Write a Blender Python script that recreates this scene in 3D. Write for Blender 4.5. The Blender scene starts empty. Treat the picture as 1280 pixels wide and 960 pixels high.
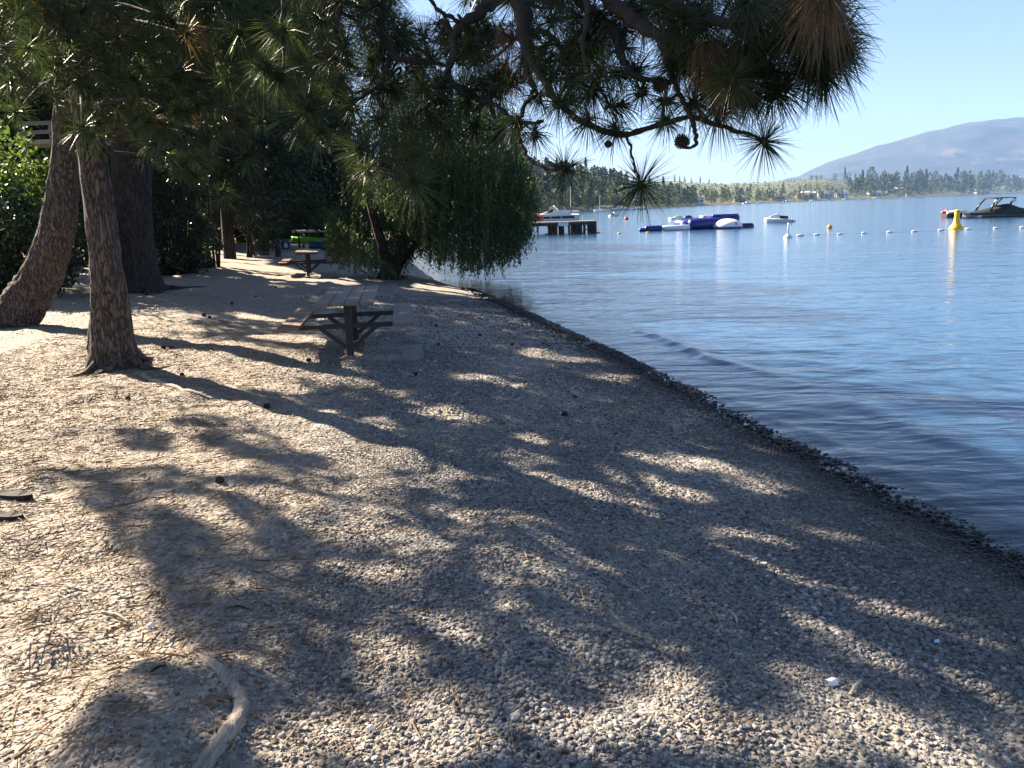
import bpy, math, random
import numpy as np
RNG = np.random.default_rng(11); random.seed(5)
D = bpy.data; SC = bpy.context.scene; COL = SC.collection
# ------------------------------------------------------------------ camera
CE = 2.2; FPX = 1035.0; PITCH = math.radians(11.9); ROLL = math.radians(1.9)
cF = np.array([0, math.cos(PITCH), -math.sin(PITCH)]); r0 = np.array([1., 0, 0]); u0 = np.array([0, math.sin(PITCH), math.cos(PITCH)])
cR = r0*math.cos(ROLL) - u0*math.sin(ROLL); cU = u0*math.cos(ROLL) + r0*math.sin(ROLL)
CAMP = np.array([0, 0, CE])
def ray(x, y): return cF + cR*((x-640)/FPX) - cU*((y-480)/FPX)
def at(x, y, dist):                       # the point seen at a photo position, at a distance straight ahead
    d = ray(x, y); return CAMP + d*(dist/d[1])
def wat(x, y, z=0.):
    d = ray(x, y); return CAMP + d*((z-CE)/d[2])
def project(P):
    q = np.asarray(P)-CAMP; w = q@cF; w = np.where(w < .05, .05, w)
    return 640+FPX*(q@cR)/w, 480-FPX*(q@cU)/w, q@cF
cam = D.cameras.new('camera'); co = D.objects.new('camera', cam); COL.objects.link(co)
from mathutils import Matrix, Vector
M = Matrix(((cR[0], cU[0], -cF[0], 0), (cR[1], cU[1], -cF[1], 0), (cR[2], cU[2], -cF[2], CE), (0, 0, 0, 1)))
co.matrix_world = M; cam.sensor_width = 36; cam.lens = 36*FPX/1280; cam.clip_end = 30000; cam.clip_start = .05
SC.camera = co
# ------------------------------------------------------------------ light
SUN_EL = math.radians(32.); SUN_AZ = np.array([-.76, .65]); SUN_AZ /= np.linalg.norm(SUN_AZ)
SUND = np.array([SUN_AZ[0]*math.cos(SUN_EL), SUN_AZ[1]*math.cos(SUN_EL), math.sin(SUN_EL)])
w = D.worlds.new('World'); SC.world = w; w.use_nodes = True; nt = w.node_tree
sky = nt.nodes.new('ShaderNodeTexSky'); sky.sky_type = 'NISHITA'; sky.sun_disc = False
sky.sun_elevation = SUN_EL; sky.sun_rotation = math.atan2(SUN_AZ[0], SUN_AZ[1]); sky.altitude = 350; sky.air_density = 1.0; sky.dust_density = .8; sky.ozone_density = 3.5
bg = nt.nodes['Background']; bg.inputs[1].default_value = .037; mxs = nt.nodes.new('ShaderNodeMix'); mxs.data_type = 'RGBA'; mxs.blend_type = 'MULTIPLY'; mxs.inputs[0].default_value = 1; mxs.inputs[7].default_value = (1.0, .925, .94, 1); nt.links.new(sky.outputs[0], mxs.inputs[6]); nt.links.new(mxs.outputs[2], bg.inputs[0])
sl = D.lights.new('sun', 'SUN'); sl.energy = 5; sl.angle = math.radians(.42); sl.color = (1, .86, .68)
so = D.objects.new('sun', sl); COL.objects.link(so); so.rotation_euler = Vector(SUND).to_track_quat('Z', 'Y').to_euler(); so.location = (0, 0, 40)
SC.view_settings.view_transform = 'Standard'; SC.view_settings.look = 'None'; SC.view_settings.exposure = 2.4; SC.view_settings.gamma = 1
try: SC.cycles.max_bounces = 6; SC.cycles.transparent_max_bounces = 12; SC.cycles.volume_bounces = 0; SC.cycles.use_denoising = True
except Exception: pass
# ------------------------------------------------------------------ noise (numpy)
def vnoise(p, seed=0):
    p = np.asarray(p, float); i = np.floor(p).astype(np.int64); f = p-i; f = f*f*(3-2*f); out = 0
    for dx in (0, 1):
        for dy in (0, 1):
            for dz in (0, 1):
                h = (i[:, 0]+dx)*374761393+(i[:, 1]+dy)*668265263+(i[:, 2]+dz)*2147483647+seed*974711
                h = (h ^ (h >> 13))*1274126177; h = h ^ (h >> 16)
                v = (h & 0xffff)/65535.
                out = out+v*(f[:, 0] if dx else 1-f[:, 0])*(f[:, 1] if dy else 1-f[:, 1])*(f[:, 2] if dz else 1-f[:, 2])
    return out*2-1
def n2(x, y, s, seed=0): return vnoise(np.stack([x*s, y*s, np.zeros_like(x)+.37], -1), seed)
# ------------------------------------------------------------------ terrain functions
_sy = [-60, -10, 0, 4.83, 5.85, 7.33, 9.75, 12.96, 17.26, 22.9, 27.45, 33.6, 45, 70, 100, 150, 220, 400, 674, 1100, 2000, 3000, 8000]
_sx = [12, 5.6, 4.05, 3.17, 2.96, 2.63, 2.22, 1.54, .55, -.8, -2.26, -3.4, -5.5, -8, -9, -8, -2, 30, 145, 390, 1090, 1900, 6400]
def shore_s(x, y): return (np.interp(y, _sy, _sx)-x)*.95
_hs = [-400, -60, -12, -3, 0, 1.2, 3, 6, 10, 13, 18, 24, 60, 200, 4000]
_hh = [-9, -6, -1.6, -.42, -.02, .13, .27, .40, .56, .85, 1.6, 2.4, 4, 8, 40]
def ground_h(x, y, fine=True):
    x = np.asarray(x, float); y = np.asarray(y, float); s = shore_s(x, y)
    h = np.interp(s, _hs, _hh)
    near = np.clip((45-np.hypot(x, y-8))/20, 0, 1)
    h = h+.085*np.exp(-(((x+1.38)/.36)**4+((y-2.85)/.5)**4))
    if fine:
        k = near*np.clip((s-.1)/.9, .05, 1)
        h = h+k*(.050*n2(x, y, .9, 1)+.040*n2(x, y, 2.3, 2)+.028*n2(x, y, 4.7, 3)*np.clip((s-.5)/1.5, .2, 1))
        h = h+near*.010*n2(x, y, 3.1, 8)*np.exp(-(s/.5)**2)
    return h
def gpt(px, py):                          # ground point under a photo position
    d = ray(px, py); t = .5; d = d/d[1]; tt = np.arange(1.5, 90, .02)
    P = CAMP+tt[:, None]*d; g = P[:, 2]-ground_h(P[:, 0], P[:, 1]); k = np.argmax(g < 0) if (g < 0).any() else -1
    return P[k]
# ------------------------------------------------------------------ objects
def tag(o, label=None, cat=None, group=None, kind=None):
    if label: o['label'] = label
    if cat: o['category'] = cat
    if group: o['group'] = group
    if kind: o['kind'] = kind
    return o
def thing(name, loc, label, cat, group=None, rz=0):
    o = D.objects.new(name, None); COL.objects.link(o); o.location = loc; o.rotation_euler = (0, 0, rz); o.empty_display_size = .2
    return tag(o, label, cat, group)
class MB:
    def __init__(s): s.v = []; s.f = []; s.n = 0; s.t = []; s.tri = []
    def add(s, V, Fc, tint=0.):
        V = np.asarray(V, float).reshape(-1, 3); s.v.append(V)
        Fl = [np.asarray(q, int)+s.n for q in Fc] if isinstance(Fc, list) else np.asarray(Fc, int)+s.n
        if isinstance(Fl, list): s.f.append(Fl)
        else: s.f.append(Fl)
        nf = len(Fl); s.t.append(np.broadcast_to(np.asarray(tint, float), (nf,)).copy() if np.ndim(tint) == 0 else np.asarray(tint, float))
        s.n += len(V); return s
    def tube(s, pts, rad, seg=8, cap=True, tint=0., rough=0., seed=0, nscale=(6, 6, 1.2)):
        pts = np.asarray(pts, float); rad = np.broadcast_to(np.asarray(rad, float), (len(pts),)); n = len(pts)
        T = np.gradient(pts, axis=0); T /= np.linalg.norm(T, axis=1)[:, None]+1e-9
        ref = np.array([0, 0, 1.]) if abs(T[0, 2]) < .9 else np.array([1., 0, 0])
        A = []; a = np.cross(T[0], ref); a /= np.linalg.norm(a)
        for i in range(n):
            a = a-T[i]*(a@T[i]); a /= np.linalg.norm(a)+1e-9; A.append(a)
        A = np.array(A); B = np.cross(T, A); th = np.arange(seg)*2*math.pi/seg
        ring = A[:, None]*np.cos(th)[None, :, None]+B[:, None]*np.sin(th)[None, :, None]
        R = np.repeat(rad[:, None], seg, 1)
        if rough:
            q = pts[:, None]+ring*rad[:, None, None]; qq = (q*np.array(nscale)).reshape(-1, 3)
            nz = vnoise(qq, seed); nz = 1-np.abs(nz)*2.2; nz = nz*.7+.5*vnoise(qq*2.3, seed+1)
            R = R*(1+rough*(nz.reshape(n, seg)-.42))
        V = (pts[:, None]+ring*R[:, :, None]).reshape(-1, 3)
        i = np.arange(n-1)[:, None]*seg; j = np.arange(seg)[None]; k = (j+1) % seg
        Q = np.stack([i+j, i+k, i+seg+k, i+seg+j], -1).reshape(-1, 4)
        s.add(V, Q, tint)
        if cap:
            for base, p, rev in ((0, pts[0], True), ((n-1)*seg, pts[-1], False)):
                c = [base+q for q in range(seg)]; idx = np.array(c[::-1] if rev else c)-0
                s.f.append([idx+s.n-len(V)]); s.t.append(np.array([tint]))
        return s
    def box(s, c, h, rot=0., tint=0.):
        x, y, z = h; V = np.array([(a*x, b*y, d*z) for a in (-1, 1) for b in (-1, 1) for d in (-1, 1)], float)
        if np.ndim(rot): V = V@np.asarray(rot).T
        elif rot: cs, sn = math.cos(rot), math.sin(rot); V = V@np.array([[cs, sn, 0], [-sn, cs, 0], [0, 0, 1]])
        return s.add(V+np.asarray(c), np.array([(0, 1, 3, 2), (4, 6, 7, 5), (0, 4, 5, 1), (2, 3, 7, 6), (0, 2, 6, 4), (1, 5, 7, 3)]), tint)
    def bar(s, a, b, wd, ht, tint=0.):
        a = np.asarray(a, float); b = np.asarray(b, float); d = b-a; L = np.linalg.norm(d); d = d/L
        up = np.array([0, 0, 1.]) if abs(d[2]) < .95 else np.array([0, 1., 0]); sd = np.cross(d, up); sd /= np.linalg.norm(sd); up = np.cross(sd, d)
        return s.box((a+b)/2, (L/2, wd/2, ht/2), np.stack([d, sd, up], 1), tint)
    def lathe(s, c, prof, seg=20, axis='z', tint=0.):
        prof = np.asarray(prof, float); th = np.arange(seg)*2*math.pi/seg
        V = np.stack([prof[:, 0:1]*np.cos(th), prof[:, 0:1]*np.sin(th), np.repeat(prof[:, 1:2], seg, 1)], -1).reshape(-1, 3)
        if axis == 'x': V = V[:, [2, 0, 1]]
        if axis == 'y': V = V[:, [1, 2, 0]]
        n = len(prof); i = np.arange(n-1)[:, None]*seg; j = np.arange(seg)[None]; k = (j+1) % seg
        s.add(V+np.asarray(c), np.stack([i+j, i+k, i+seg+k, i+seg+j], -1).reshape(-1, 4), tint); b0 = s.n-len(V)
        s.f.append([np.arange(seg)[::-1]+b0, np.arange(seg)+b0+(n-1)*seg]); s.t.append(np.array([tint, tint])); return s
    def loft(s, secs, tint=0., caps=True):
        secs = np.asarray(secs, float); n, m, _ = secs.shape; i = np.arange(n-1)[:, None]*m; j = np.arange(m)[None]; k = (j+1) % m
        s.add(secs.reshape(-1, 3), np.stack([i+j, i+k, i+m+k, i+m+j], -1).reshape(-1, 4), tint); b0 = s.n-n*m
        if caps: s.f.append([np.arange(m)[::-1]+b0, np.arange(m)+b0+(n-1)*m]); s.t.append(np.array([tint, tint]))
        return s
    def build(s, name, mat, parent=None, smooth=False, origin=None, local=False):
        me = D.meshes.new(name); V = np.concatenate(s.v)
        o0 = np.zeros(3)
        if parent is not None and not local:
            q = parent; 
            while q is not None: o0 = o0+np.array(q.location); q = q.parent
        elif origin is not None: o0 = np.asarray(origin, float)
        V = V-o0
        loops = []; starts = []; tot = []
        for Fc in s.f:
            if isinstance(Fc, list):
                for q in Fc: tot.append(np.array([len(q)])); loops.append(np.asarray(q))
            else: tot.append(np.full(len(Fc), Fc.shape[1])); loops.append(Fc.reshape(-1))
        loops = np.concatenate(loops).astype(np.int32); tot = np.concatenate(tot).astype(np.int32); st = np.concatenate([[0], np.cumsum(tot)[:-1]]).astype(np.int32)
        me.vertices.add(len(V)); me.vertices.foreach_set('co', V.astype(np.float32).reshape(-1))
        me.loops.add(len(loops)); me.loops.foreach_set('vertex_index', loops)
        me.polygons.add(len(st)); me.polygons.foreach_set('loop_start', st); me.polygons.foreach_set('loop_total', tot)
        me.update(calc_edges=True)
        t = np.concatenate(s.t)
        if len(t) == len(st) and np.ptp(t) > 0:
            a = me.attributes.new('tint', 'FLOAT', 'FACE'); a.data.foreach_set('value', t.astype(np.float32))
        me.polygons.foreach_set('use_smooth', np.full(len(st), smooth, dtype=bool))
        me.validate(); me.update()
        me.materials.append(mat)
        o = D.objects.new(name, me); COL.objects.link(o)
        if parent is not None: o.parent = parent
        elif origin is not None: o.location = origin
        return o
def copy_tree(o, parent=None):
    c = o.copy(); COL.objects.link(c)
    if parent is not None: c.parent = parent
    for ch in list(o.children): copy_tree(ch, c)
    return c
# ------------------------------------------------------------------ materials
class NT:
    def __init__(s, name):
        s.m = D.materials.new(name); s.m.use_nodes = True; s.t = s.m.node_tree; s.p = s.t.nodes['Principled BSDF']; s.out = s.t.nodes['Material Output']
    def n(s, typ, **kw):
        q = s.t.nodes.new(typ)
        for k, v in kw.items(): setattr(q, k, v)
        return q
    def l(s, a, b): s.t.links.new(a, b)
    def noise(s, scale, detail=5, rough=.6, vec=None, dist=0.):
        q = s.n('ShaderNodeTexNoise'); q.inputs['Scale'].default_value = scale; q.inputs['Detail'].default_value = detail; q.inputs['Roughness'].default_value = rough; q.inputs['Distortion'].default_value = dist
        if vec is not None: s.l(vec, q.inputs['Vector'])
        return q
    def ramp(s, fac, stops):
        q = s.n('ShaderNodeValToRGB'); e = q.color_ramp.elements
        while len(e) < len(stops): e.new(.5)
        for el, (p, c) in zip(e, stops): el.position = p; el.color = (*c, 1) if len(c) == 3 else c
        s.l(fac, q.inputs[0]); return q
    def mix(s, fac, a, b):
        q = s.n('ShaderNodeMix', data_type='RGBA')
        for v, i in ((fac, 0), (a, 6), (b, 7)):
            if hasattr(v, 'links'): s.l(v, q.inputs[i])
            else: q.inputs[i].default_value = v if i == 0 else (*v, 1)
        return q.outputs[2]
    def math(s, op, a, b=None, c=None, clamp=False):
        q = s.n('ShaderNodeMath', operation=op); q.use_clamp = clamp
        for i, v in enumerate((a, b, c)):
            if v is None: continue
            if hasattr(v, 'links'): s.l(v, q.inputs[i])
            else: q.inputs[i].default_value = v
        return q.outputs[0]
    def bump(s, h, strength, dist, nrm=None):
        q = s.n('ShaderNodeBump'); q.inputs['Strength'].default_value = strength; q.inputs['Distance'].default_value = dist; s.l(h, q.inputs['Height'])
        if nrm is not None: s.l(nrm, q.inputs['Normal'])
        return q.outputs[0]
    def mapping(s, scale, coord='Object'):
        c = s.n('ShaderNodeTexCoord'); mp = s.n('ShaderNodeMapping'); mp.inputs['Scale'].default_value = scale; s.l(c.outputs[coord], mp.inputs[0]); return mp.outputs[0]
    def attr(s, name, typ='GEOMETRY'):
        q = s.n('ShaderNodeAttribute'); q.attribute_name = name; q.attribute_type = typ; return q.outputs['Fac']
def plain(name, c, rough=.6, var=.15, scale=8., bump=.0, metal=0., coord='Object', vs=(1, 1, 1)):
    t = NT(name); v = t.mapping(vs, coord); nz = t.noise(scale, 6, .65, v)
    a = tuple(max(0, x*(1-var)) for x in c); b = tuple(min(1, x*(1+var)) for x in c)
    r = t.ramp(nz.outputs['Fac'], [(.3, a), (.7, b)]); t.l(r.outputs[0], t.p.inputs['Base Color'])
    t.p.inputs['Roughness'].default_value = rough; t.p.inputs['Metallic'].default_value = metal
    if bump: t.l(t.bump(nz.outputs['Fac'], .6, bump), t.p.inputs['Normal'])
    return t.m
def leafmat(name, stops, trans=.35, rough=.5, tcol=None):
    t = NT(name); f = t.attr('tint'); r = t.ramp(f, stops); t.l(r.outputs[0], t.p.inputs['Base Color']); t.p.inputs['Roughness'].default_value = rough
    t.p.inputs['Specular IOR Level'].default_value = .35
    if trans:
        tr = t.n('ShaderNodeBsdfTranslucent')
        h = t.n('ShaderNodeMix', data_type='RGBA', blend_type='MULTIPLY'); h.inputs[0].default_value = 1; t.l(r.outputs[0], h.inputs[6]); h.inputs[7].default_value = (*(tcol or (1.5, 1.6, .8)), 1)
        t.l(h.outputs[2], tr.inputs[0]); mx = t.n('ShaderNodeMixShader'); mx.inputs[0].default_value = trans
        t.l(t.p.outputs[0], mx.inputs[1]); t.l(tr.outputs[0], mx.inputs[2]); t.l(mx.outputs[0], t.out.inputs['Surface'])
    return t.m
def barkmat(name, dark, mid, red, vs=(1, 1, .16), scale=14.):
    t = NT(name); v = t.mapping(vs); vo = t.n('ShaderNodeTexVoronoi', feature='DISTANCE_TO_EDGE'); vo.inputs['Scale'].default_value = scale
    dn = t.noise(5, 4, .6, v); ad = t.n('ShaderNodeVectorMath', operation='ADD'); sc = t.n('ShaderNodeVectorMath', operation='SCALE'); sc.inputs['Scale'].default_value = .30
    t.l(dn.outputs['Color'], sc.inputs[0]); t.l(v, ad.inputs[0]); t.l(sc.outputs[0], ad.inputs[1]); t.l(ad.outputs[0], vo.inputs['Vector'])
    nz = t.noise(3.2, 5, .6, v); nf = t.noise(38, 5, .7, v)
    crack = t.ramp(vo.outputs['Distance'], [(.0, (0, 0, 0)), (.16, (1, 1, 1))])
    c1 = t.mix(t.ramp(nz.outputs['Fac'], [(.42, (0, 0, 0)), (.62, (1, 1, 1))]).outputs[0], mid, red); c1 = t.mix(t.math('MULTIPLY', nf.outputs['Fac'], .6), c1, tuple(x*1.5 for x in mid))
    crk = t.math('MULTIPLY', crack.outputs[0], t.math('ADD', .35, nf.outputs['Fac']), clamp=True); t.l(t.mix(crk, dark, c1), t.p.inputs['Base Color']); t.p.inputs['Roughness'].default_value = .9
    h = t.math('ADD', t.math('MULTIPLY', crack.outputs[0], 1.), t.math('MULTIPLY', nf.outputs['Fac'], .5)); t.l(t.bump(h, .9, .05), t.p.inputs['Normal'])
    return t.m
MAT = {}
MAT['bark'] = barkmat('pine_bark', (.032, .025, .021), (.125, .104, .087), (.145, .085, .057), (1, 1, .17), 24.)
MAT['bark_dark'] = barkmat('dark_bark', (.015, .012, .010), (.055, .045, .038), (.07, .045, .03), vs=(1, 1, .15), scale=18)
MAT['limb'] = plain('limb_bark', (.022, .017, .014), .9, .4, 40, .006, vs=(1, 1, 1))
MAT['needles'] = leafmat('pine_needles', [(0, (.012, .021, .009)), (.5, (.026, .041, .016)), (.9, (.054, .073, .030)), (.94, (.085, .052, .028)), (1, (.12, .070, .038))], .34, .42)
MAT['cedar'] = leafmat('cedar_sprays', [(0, (.012, .020, .008)), (1, (.034, .046, .018))], .15, .7)
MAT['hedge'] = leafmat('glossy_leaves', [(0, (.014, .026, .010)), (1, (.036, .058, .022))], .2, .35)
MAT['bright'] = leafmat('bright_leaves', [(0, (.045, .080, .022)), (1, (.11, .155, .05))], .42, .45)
MAT['willow'] = leafmat('willow_leaves', [(0, (.022, .040, .016)), (1, (.070, .100, .042))], .38, .5)
MAT['fartree'] = leafmat('far_foliage', [(0, (.030, .048, .024)), (.5, (.060, .080, .036)), (1, (.12, .14, .055))], .15, .8)
# ------------------------------------------------------------------ foliage builders
def unit(v): return v/(np.linalg.norm(v, axis=-1, keepdims=True)+1e-9)
def needle_clusters(mb, C, A, L, n, width, tint, lo=.15, hi=2.3, droop=.12, core=.25, seg=2, filt=False):
    """C centres, A axes, L lengths: tufts of long needles round the last part of a twig"""
    C = np.asarray(C, float).reshape(-1, 3); A = unit(np.asarray(A, float).reshape(-1, 3)); N = len(C); L = np.broadcast_to(np.asarray(L, float), (N,)); tint = np.broadcast_to(np.asarray(tint, float), (N,))
    ref = np.where(np.abs(A[:, 2:3]) < .9, [[0, 0, 1.]], [[1., 0, 0]]); X = unit(np.cross(A, ref)); Y = np.cross(A, X)
    ph = RNG.random((N, n))*2*math.pi; th = lo+(hi-lo)*RNG.random((N, n))**.8
    d = A[:, None]*np.cos(th)[..., None]+(X[:, None]*np.cos(ph)[..., None]+Y[:, None]*np.sin(ph)[..., None])*np.sin(th)[..., None]
    ln = L[:, None]*(.7+.35*RNG.random((N, n)))
    base = C[:, None]-A[:, None]*(RNG.random((N, n))*core*L[:, None])[..., None]
    p = [base]
    for k in range(1, seg+1):
        u = k/seg; p.append(base+d*(ln*u)[..., None]+np.array([0, 0, -1.])*(droop*ln*u*u)[..., None])
    W = unit(np.cross(d, RNG.normal(size=d.shape)))*(width/2)
    tt = np.clip(tint[:, None]+RNG.normal(size=(N, n))*.06, 0, 1)
    tt = np.where(tint[:, None] > .9, np.clip(tt, .93, 1), np.clip(tt, 0, .9)).reshape(-1)
    p = [q.reshape(-1, 3) for q in p]; W = W.reshape(-1, 3)
    if filt and len(W):
        k = ~(blocks_sun(p[0]*.35+p[-1]*.65) | blocks_sun(p[-1])); p = [q[k] for q in p]; W = W[k]; tt = tt[k]
    M_ = len(W)
    if not M_: return
    if seg == 1:
        V = np.stack([p[0]-W, p[0]+W, p[1]], 1).reshape(-1, 3); mb.add(V, np.arange(M_*3).reshape(-1, 3), tt)
    else:
        V = np.stack([p[0]-W, p[0]+W, p[1]+W*.9, p[1]-W*.9, p[2]+W*.25, p[2]-W*.25], 1).reshape(-1, 3)
        bb = (np.arange(M_)*6)[:, None]; Q = np.concatenate([bb+np.array([[0, 1, 2, 3]]), bb+np.array([[3, 2, 4, 5]])], 1).reshape(-1, 4)
        mb.add(V, Q, np.repeat(tt, 2))
def leaves(mb, P, size, tint, aspect=.5, dirs=None, flat=0.):
    N = len(P); d = unit(RNG.normal(size=(N, 3)) if dirs is None else dirs); s = np.broadcast_to(np.asarray(size, float), (N,))
    nrm = RNG.normal(size=(N, 3)); nrm[:, 2] += flat; W = unit(np.cross(d, nrm)); a = (s*.5)[:, None]
    V = np.stack([P-d*a, P+W*a*aspect, P+d*a, P-W*a*aspect], 1).reshape(-1, 3)
    mb.add(V, np.arange(N*4).reshape(-1, 4), np.broadcast_to(tint, (N,)))
# ------------------------------------------------------------------ where the sun gets through the crowns
def ell(px, py, c, sx, sy, deg):
    a = math.radians(deg); dx = px-c[0]; dy = py-c[1]; u = dx*math.cos(a)+dy*math.sin(a); v = -dx*math.sin(a)+dy*math.cos(a); return (u/sx)**2+(v/sy)**2
LIT = [((60, 520), 130, 90, 0), ((30, 640), 95, 110, 5), ((60, 780), 110, 120, 20), ((120, 730), 70, 60, 40), ((20, 930), 80, 80, 0), ((190, 800), 55, 18, 30),
       ((330, 452), 140, 17, 7), ((230, 450), 60, 16, 10), ((400, 545), 130, 24, 20), ((300, 510), 60, 14, 20), ((240, 575), 70, 18, 10), ((180, 560), 60, 45, 0), ((330, 622), 70, 11, 8), ((440, 603), 50, 13, 12),
       ((540, 580), 50, 13, 12), ((250, 640), 60, 10, 10), ((580, 640), 60, 10, 15), ((660, 545), 28, 6, 8), ((725, 605), 36, 9, 10), ((650, 655), 50, 9, 14), ((720, 700), 50, 8, 20), ((860, 580), 85, 9, 6), ((943, 604), 30, 8, 10), ((840, 612), 50, 6, 6),
       ((965, 716), 80, 9, 12), ((1050, 792), 70, 12, 18), ((1140, 765), 85, 13, 14), ((1010, 780), 30, 12, 20), ((1190, 800), 50, 8, 14), ((1100, 835), 90, 10, 16), ((1230, 862), 55, 14, 22), ((1010, 850), 60, 9, 10), ((1200, 930), 40, 14, 30),
       ((470, 715), 45, 16, 18), ((560, 785), 60, 10, 26), ((500, 690), 40, 9, 15), ((710, 808), 50, 12, 22), ((650, 775), 40, 8, 22),
       ((430, 915), 110, 40, 5), ((560, 930), 110, 42, 0), ((520, 870), 60, 18, 12), ((820, 880), 75, 38, 14), ((760, 930), 80, 30, 0), ((900, 925), 90, 28, 10), ((830, 835), 40, 14, 10), ((1000, 945), 90, 16, 8), ((800, 920), 150, 42, 6), ((390, 935), 150, 36, 0), ((1000, 925), 70, 18, 12),
       ((360, 343), 90, 6, 7), ((280, 320), 60, 6, 7), ((330, 335), 60, 5, 8), ((560, 362), 40, 4, 8), ((700, 447), 55, 5, 5), ((600, 476), 40, 4, 5), ((650, 486), 30, 4, 5), ((545, 512), 40, 5, 5), ((560, 490), 30, 4, 5), ((445, 447), 22, 7, 5),
       ((255, 372), 50, 3, 6), ((330, 398), 45, 3, 8), ((215, 408), 40, 4, 8), ((415, 392), 22, 7, -20), ((430, 374), 28, 4, -5), ((105, 300), 20, 25, 0), ((300, 470), 90, 12, 14), ((340, 520), 120, 13, 17), ((600, 500), 40, 5, 5), ((760, 470), 30, 4, 5), ((360, 425), 50, 6, 5)]
SHADE = [((95, 592), 65, 13, 0), ((180, 545), 45, 17, 8), ((230, 525), 30, 8, 10), ((175, 870), 75, 55, 15), ((190, 590), 40, 10, 10), ((205, 500), 26, 7, 10), ((70, 475), 40, 7, 10), ((140, 502), 30, 6, 5), ((130, 625), 60, 14, 5), ((640, 890), 25, 45, -25), ((512, 440), 48, 15, 3), ((480, 455), 40, 9, 5)]
def lit_value(px, py):
    px = np.asarray(px, float); py = np.asarray(py, float)
    j = n2(px, py, .045, 21)*.30+n2(px, py, .10, 22)*.26+n2(px, py, .2, 23)*.16
    v = np.full(px.shape, 9.)
    for e in LIT: v = np.minimum(v, ell(px, py, *e))
    s = np.full(px.shape, 9.)
    for e in SHADE: s = np.minimum(s, ell(px, py, *e))
    a_ = math.radians(17); u_ = px*math.cos(a_)+py*math.sin(a_); w_ = -px*math.sin(a_)+py*math.cos(a_); sc = np.clip((py-250)/450, .25, 1.3)
    sp = .52*n2(u_/sc, w_/sc*3.0, .020, 24)+.44*n2(u_/sc, w_/sc*2.2, .055, 25)+.28*n2(u_/sc, w_/sc*1.8, .13, 26)
    z_ = lambda c, sx, sy, d_: np.exp(-np.clip(ell(px, py, c, sx, sy, d_), 0, 20)**2*.5)
    thr = .585-.36*z_((330, 560), 260, 150, 18)-.18*z_((850, 800), 520, 200, 14)-.14*z_((560, 760), 200, 200, 0)+.16*z_((800, 470), 330, 90, 25)+.30*z_((1180, 640), 170, 90, 30)+.35*z_((260, 720), 130, 110, 25)+.2*z_((180, 870), 90, 60, 10)+.20*z_((250, 375), 200, 30, 4)
    return ((v+j*1.5 < 1.02) & (s+j > .9)) | ((sp > thr) & (py > 330) & (s > 1.1)) | ((px < 0) & (py > 430) & (py < 1400))
def shadow_px(P):
    x = P[:, 0].copy(); y = P[:, 1].copy(); g = ground_h(x*0, y*0, False)+.4
    for _ in range(3):
        t = (P[:, 2]-g)/SUND[2]; x = P[:, 0]-SUND[0]*t; y = P[:, 1]-SUND[1]*t; g = np.clip(ground_h(x, y, False), 0, 2)
    px, py, d = project(np.stack([x, y, g], 1)); return px, py, d, x, y
def blocks_sun(P, spread=0.):
    """True for foliage whose shadow would fall on a sunlit patch of the beach"""
    out = np.zeros(len(P), bool)
    for off in ([(0, 0, 0)] if not spread else [(0, 0, 0), (spread, 0, 0), (-spread, 0, 0), (0, spread, 0), (0, -spread, 0), (0, 0, spread*.7), (0, 0, -spread*.7)]):
        px, py, d, x, y = shadow_px(P+np.array(off)); vis = (d > .4) & (px > -350) & (px < 1400) & (py > 300) & (py < 1100)
        out |= vis & lit_value(px, py)
    return out
# ================================================================== SETTING
def grid_axis(a, b, step, lo, hi, g=1.12):
    mid = list(np.arange(a, b, step)); up = []; v = mid[-1]; st = step
    while v < hi: st *= g; v += st; up.append(v)
    dn = []; v = a; st = step
    while v > lo: st *= g; v -= st; dn.append(v)
    return np.array(dn[::-1]+mid+up)
gx = grid_axis(-6.5, 5.5, .045, -9000, 9000); gy = grid_axis(1.2, 11, .05, -9000, 9000, 1.09)
X, Y = np.meshgrid(gx, gy); Z = ground_h(X.ravel(), Y.ravel())
mb = MB(); nx, ny = len(gx), len(gy); ii = np.arange(ny-1)[:, None]*nx; jj = np.arange(nx-1)[None]
mb.add(np.stack([X.ravel(), Y.ravel(), Z], 1), np.stack([ii+jj, ii+jj+1, ii+jj+nx+1, ii+jj+nx], -1).reshape(-1, 4))
t = NT('gravel_ground'); pos = t.n('ShaderNodeNewGeometry').outputs['Position']
sa = t.attr('shore'); sep = t.n('ShaderNodeSeparateXYZ'); t.l(pos, sep.inputs[0])
big = t.noise(.55, 4, .6, pos); mid = t.noise(5, 5, .65, pos); peb = t.n('ShaderNodeTexVoronoi'); peb.inputs['Scale'].default_value = 34; t.l(pos, peb.inputs['Vector'])
peb2 = t.n('ShaderNodeTexVoronoi'); peb2.inputs['Scale'].default_value = 11; t.l(pos, peb2.inputs['Vector'])
pc = t.n('ShaderNodeSeparateColor'); t.l(peb.outputs['Color'], pc.inputs[0])
pcol = t.ramp(pc.outputs[0], [(0, (.10, .095, .09)), (.45, (.20, .185, .165)), (.8, (.30, .275, .24)), (1, (.44, .41, .37))])
tanf = t.math('ADD', t.math('MULTIPLY', t.math('SUBTRACT', sa, 3.65), .75), t.math('MULTIPLY', t.math('SUBTRACT', big.outputs['Fac'], .5), 1.6), clamp=True)
tcol = t.ramp(mid.outputs['Fac'], [(.25, (.125, .092, .063)), (.5, (.245, .19, .132)), (.8, (.38, .305, .22))])
tcol2 = t.mix(.4, tcol.outputs[0], pcol.outputs[0])
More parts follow.
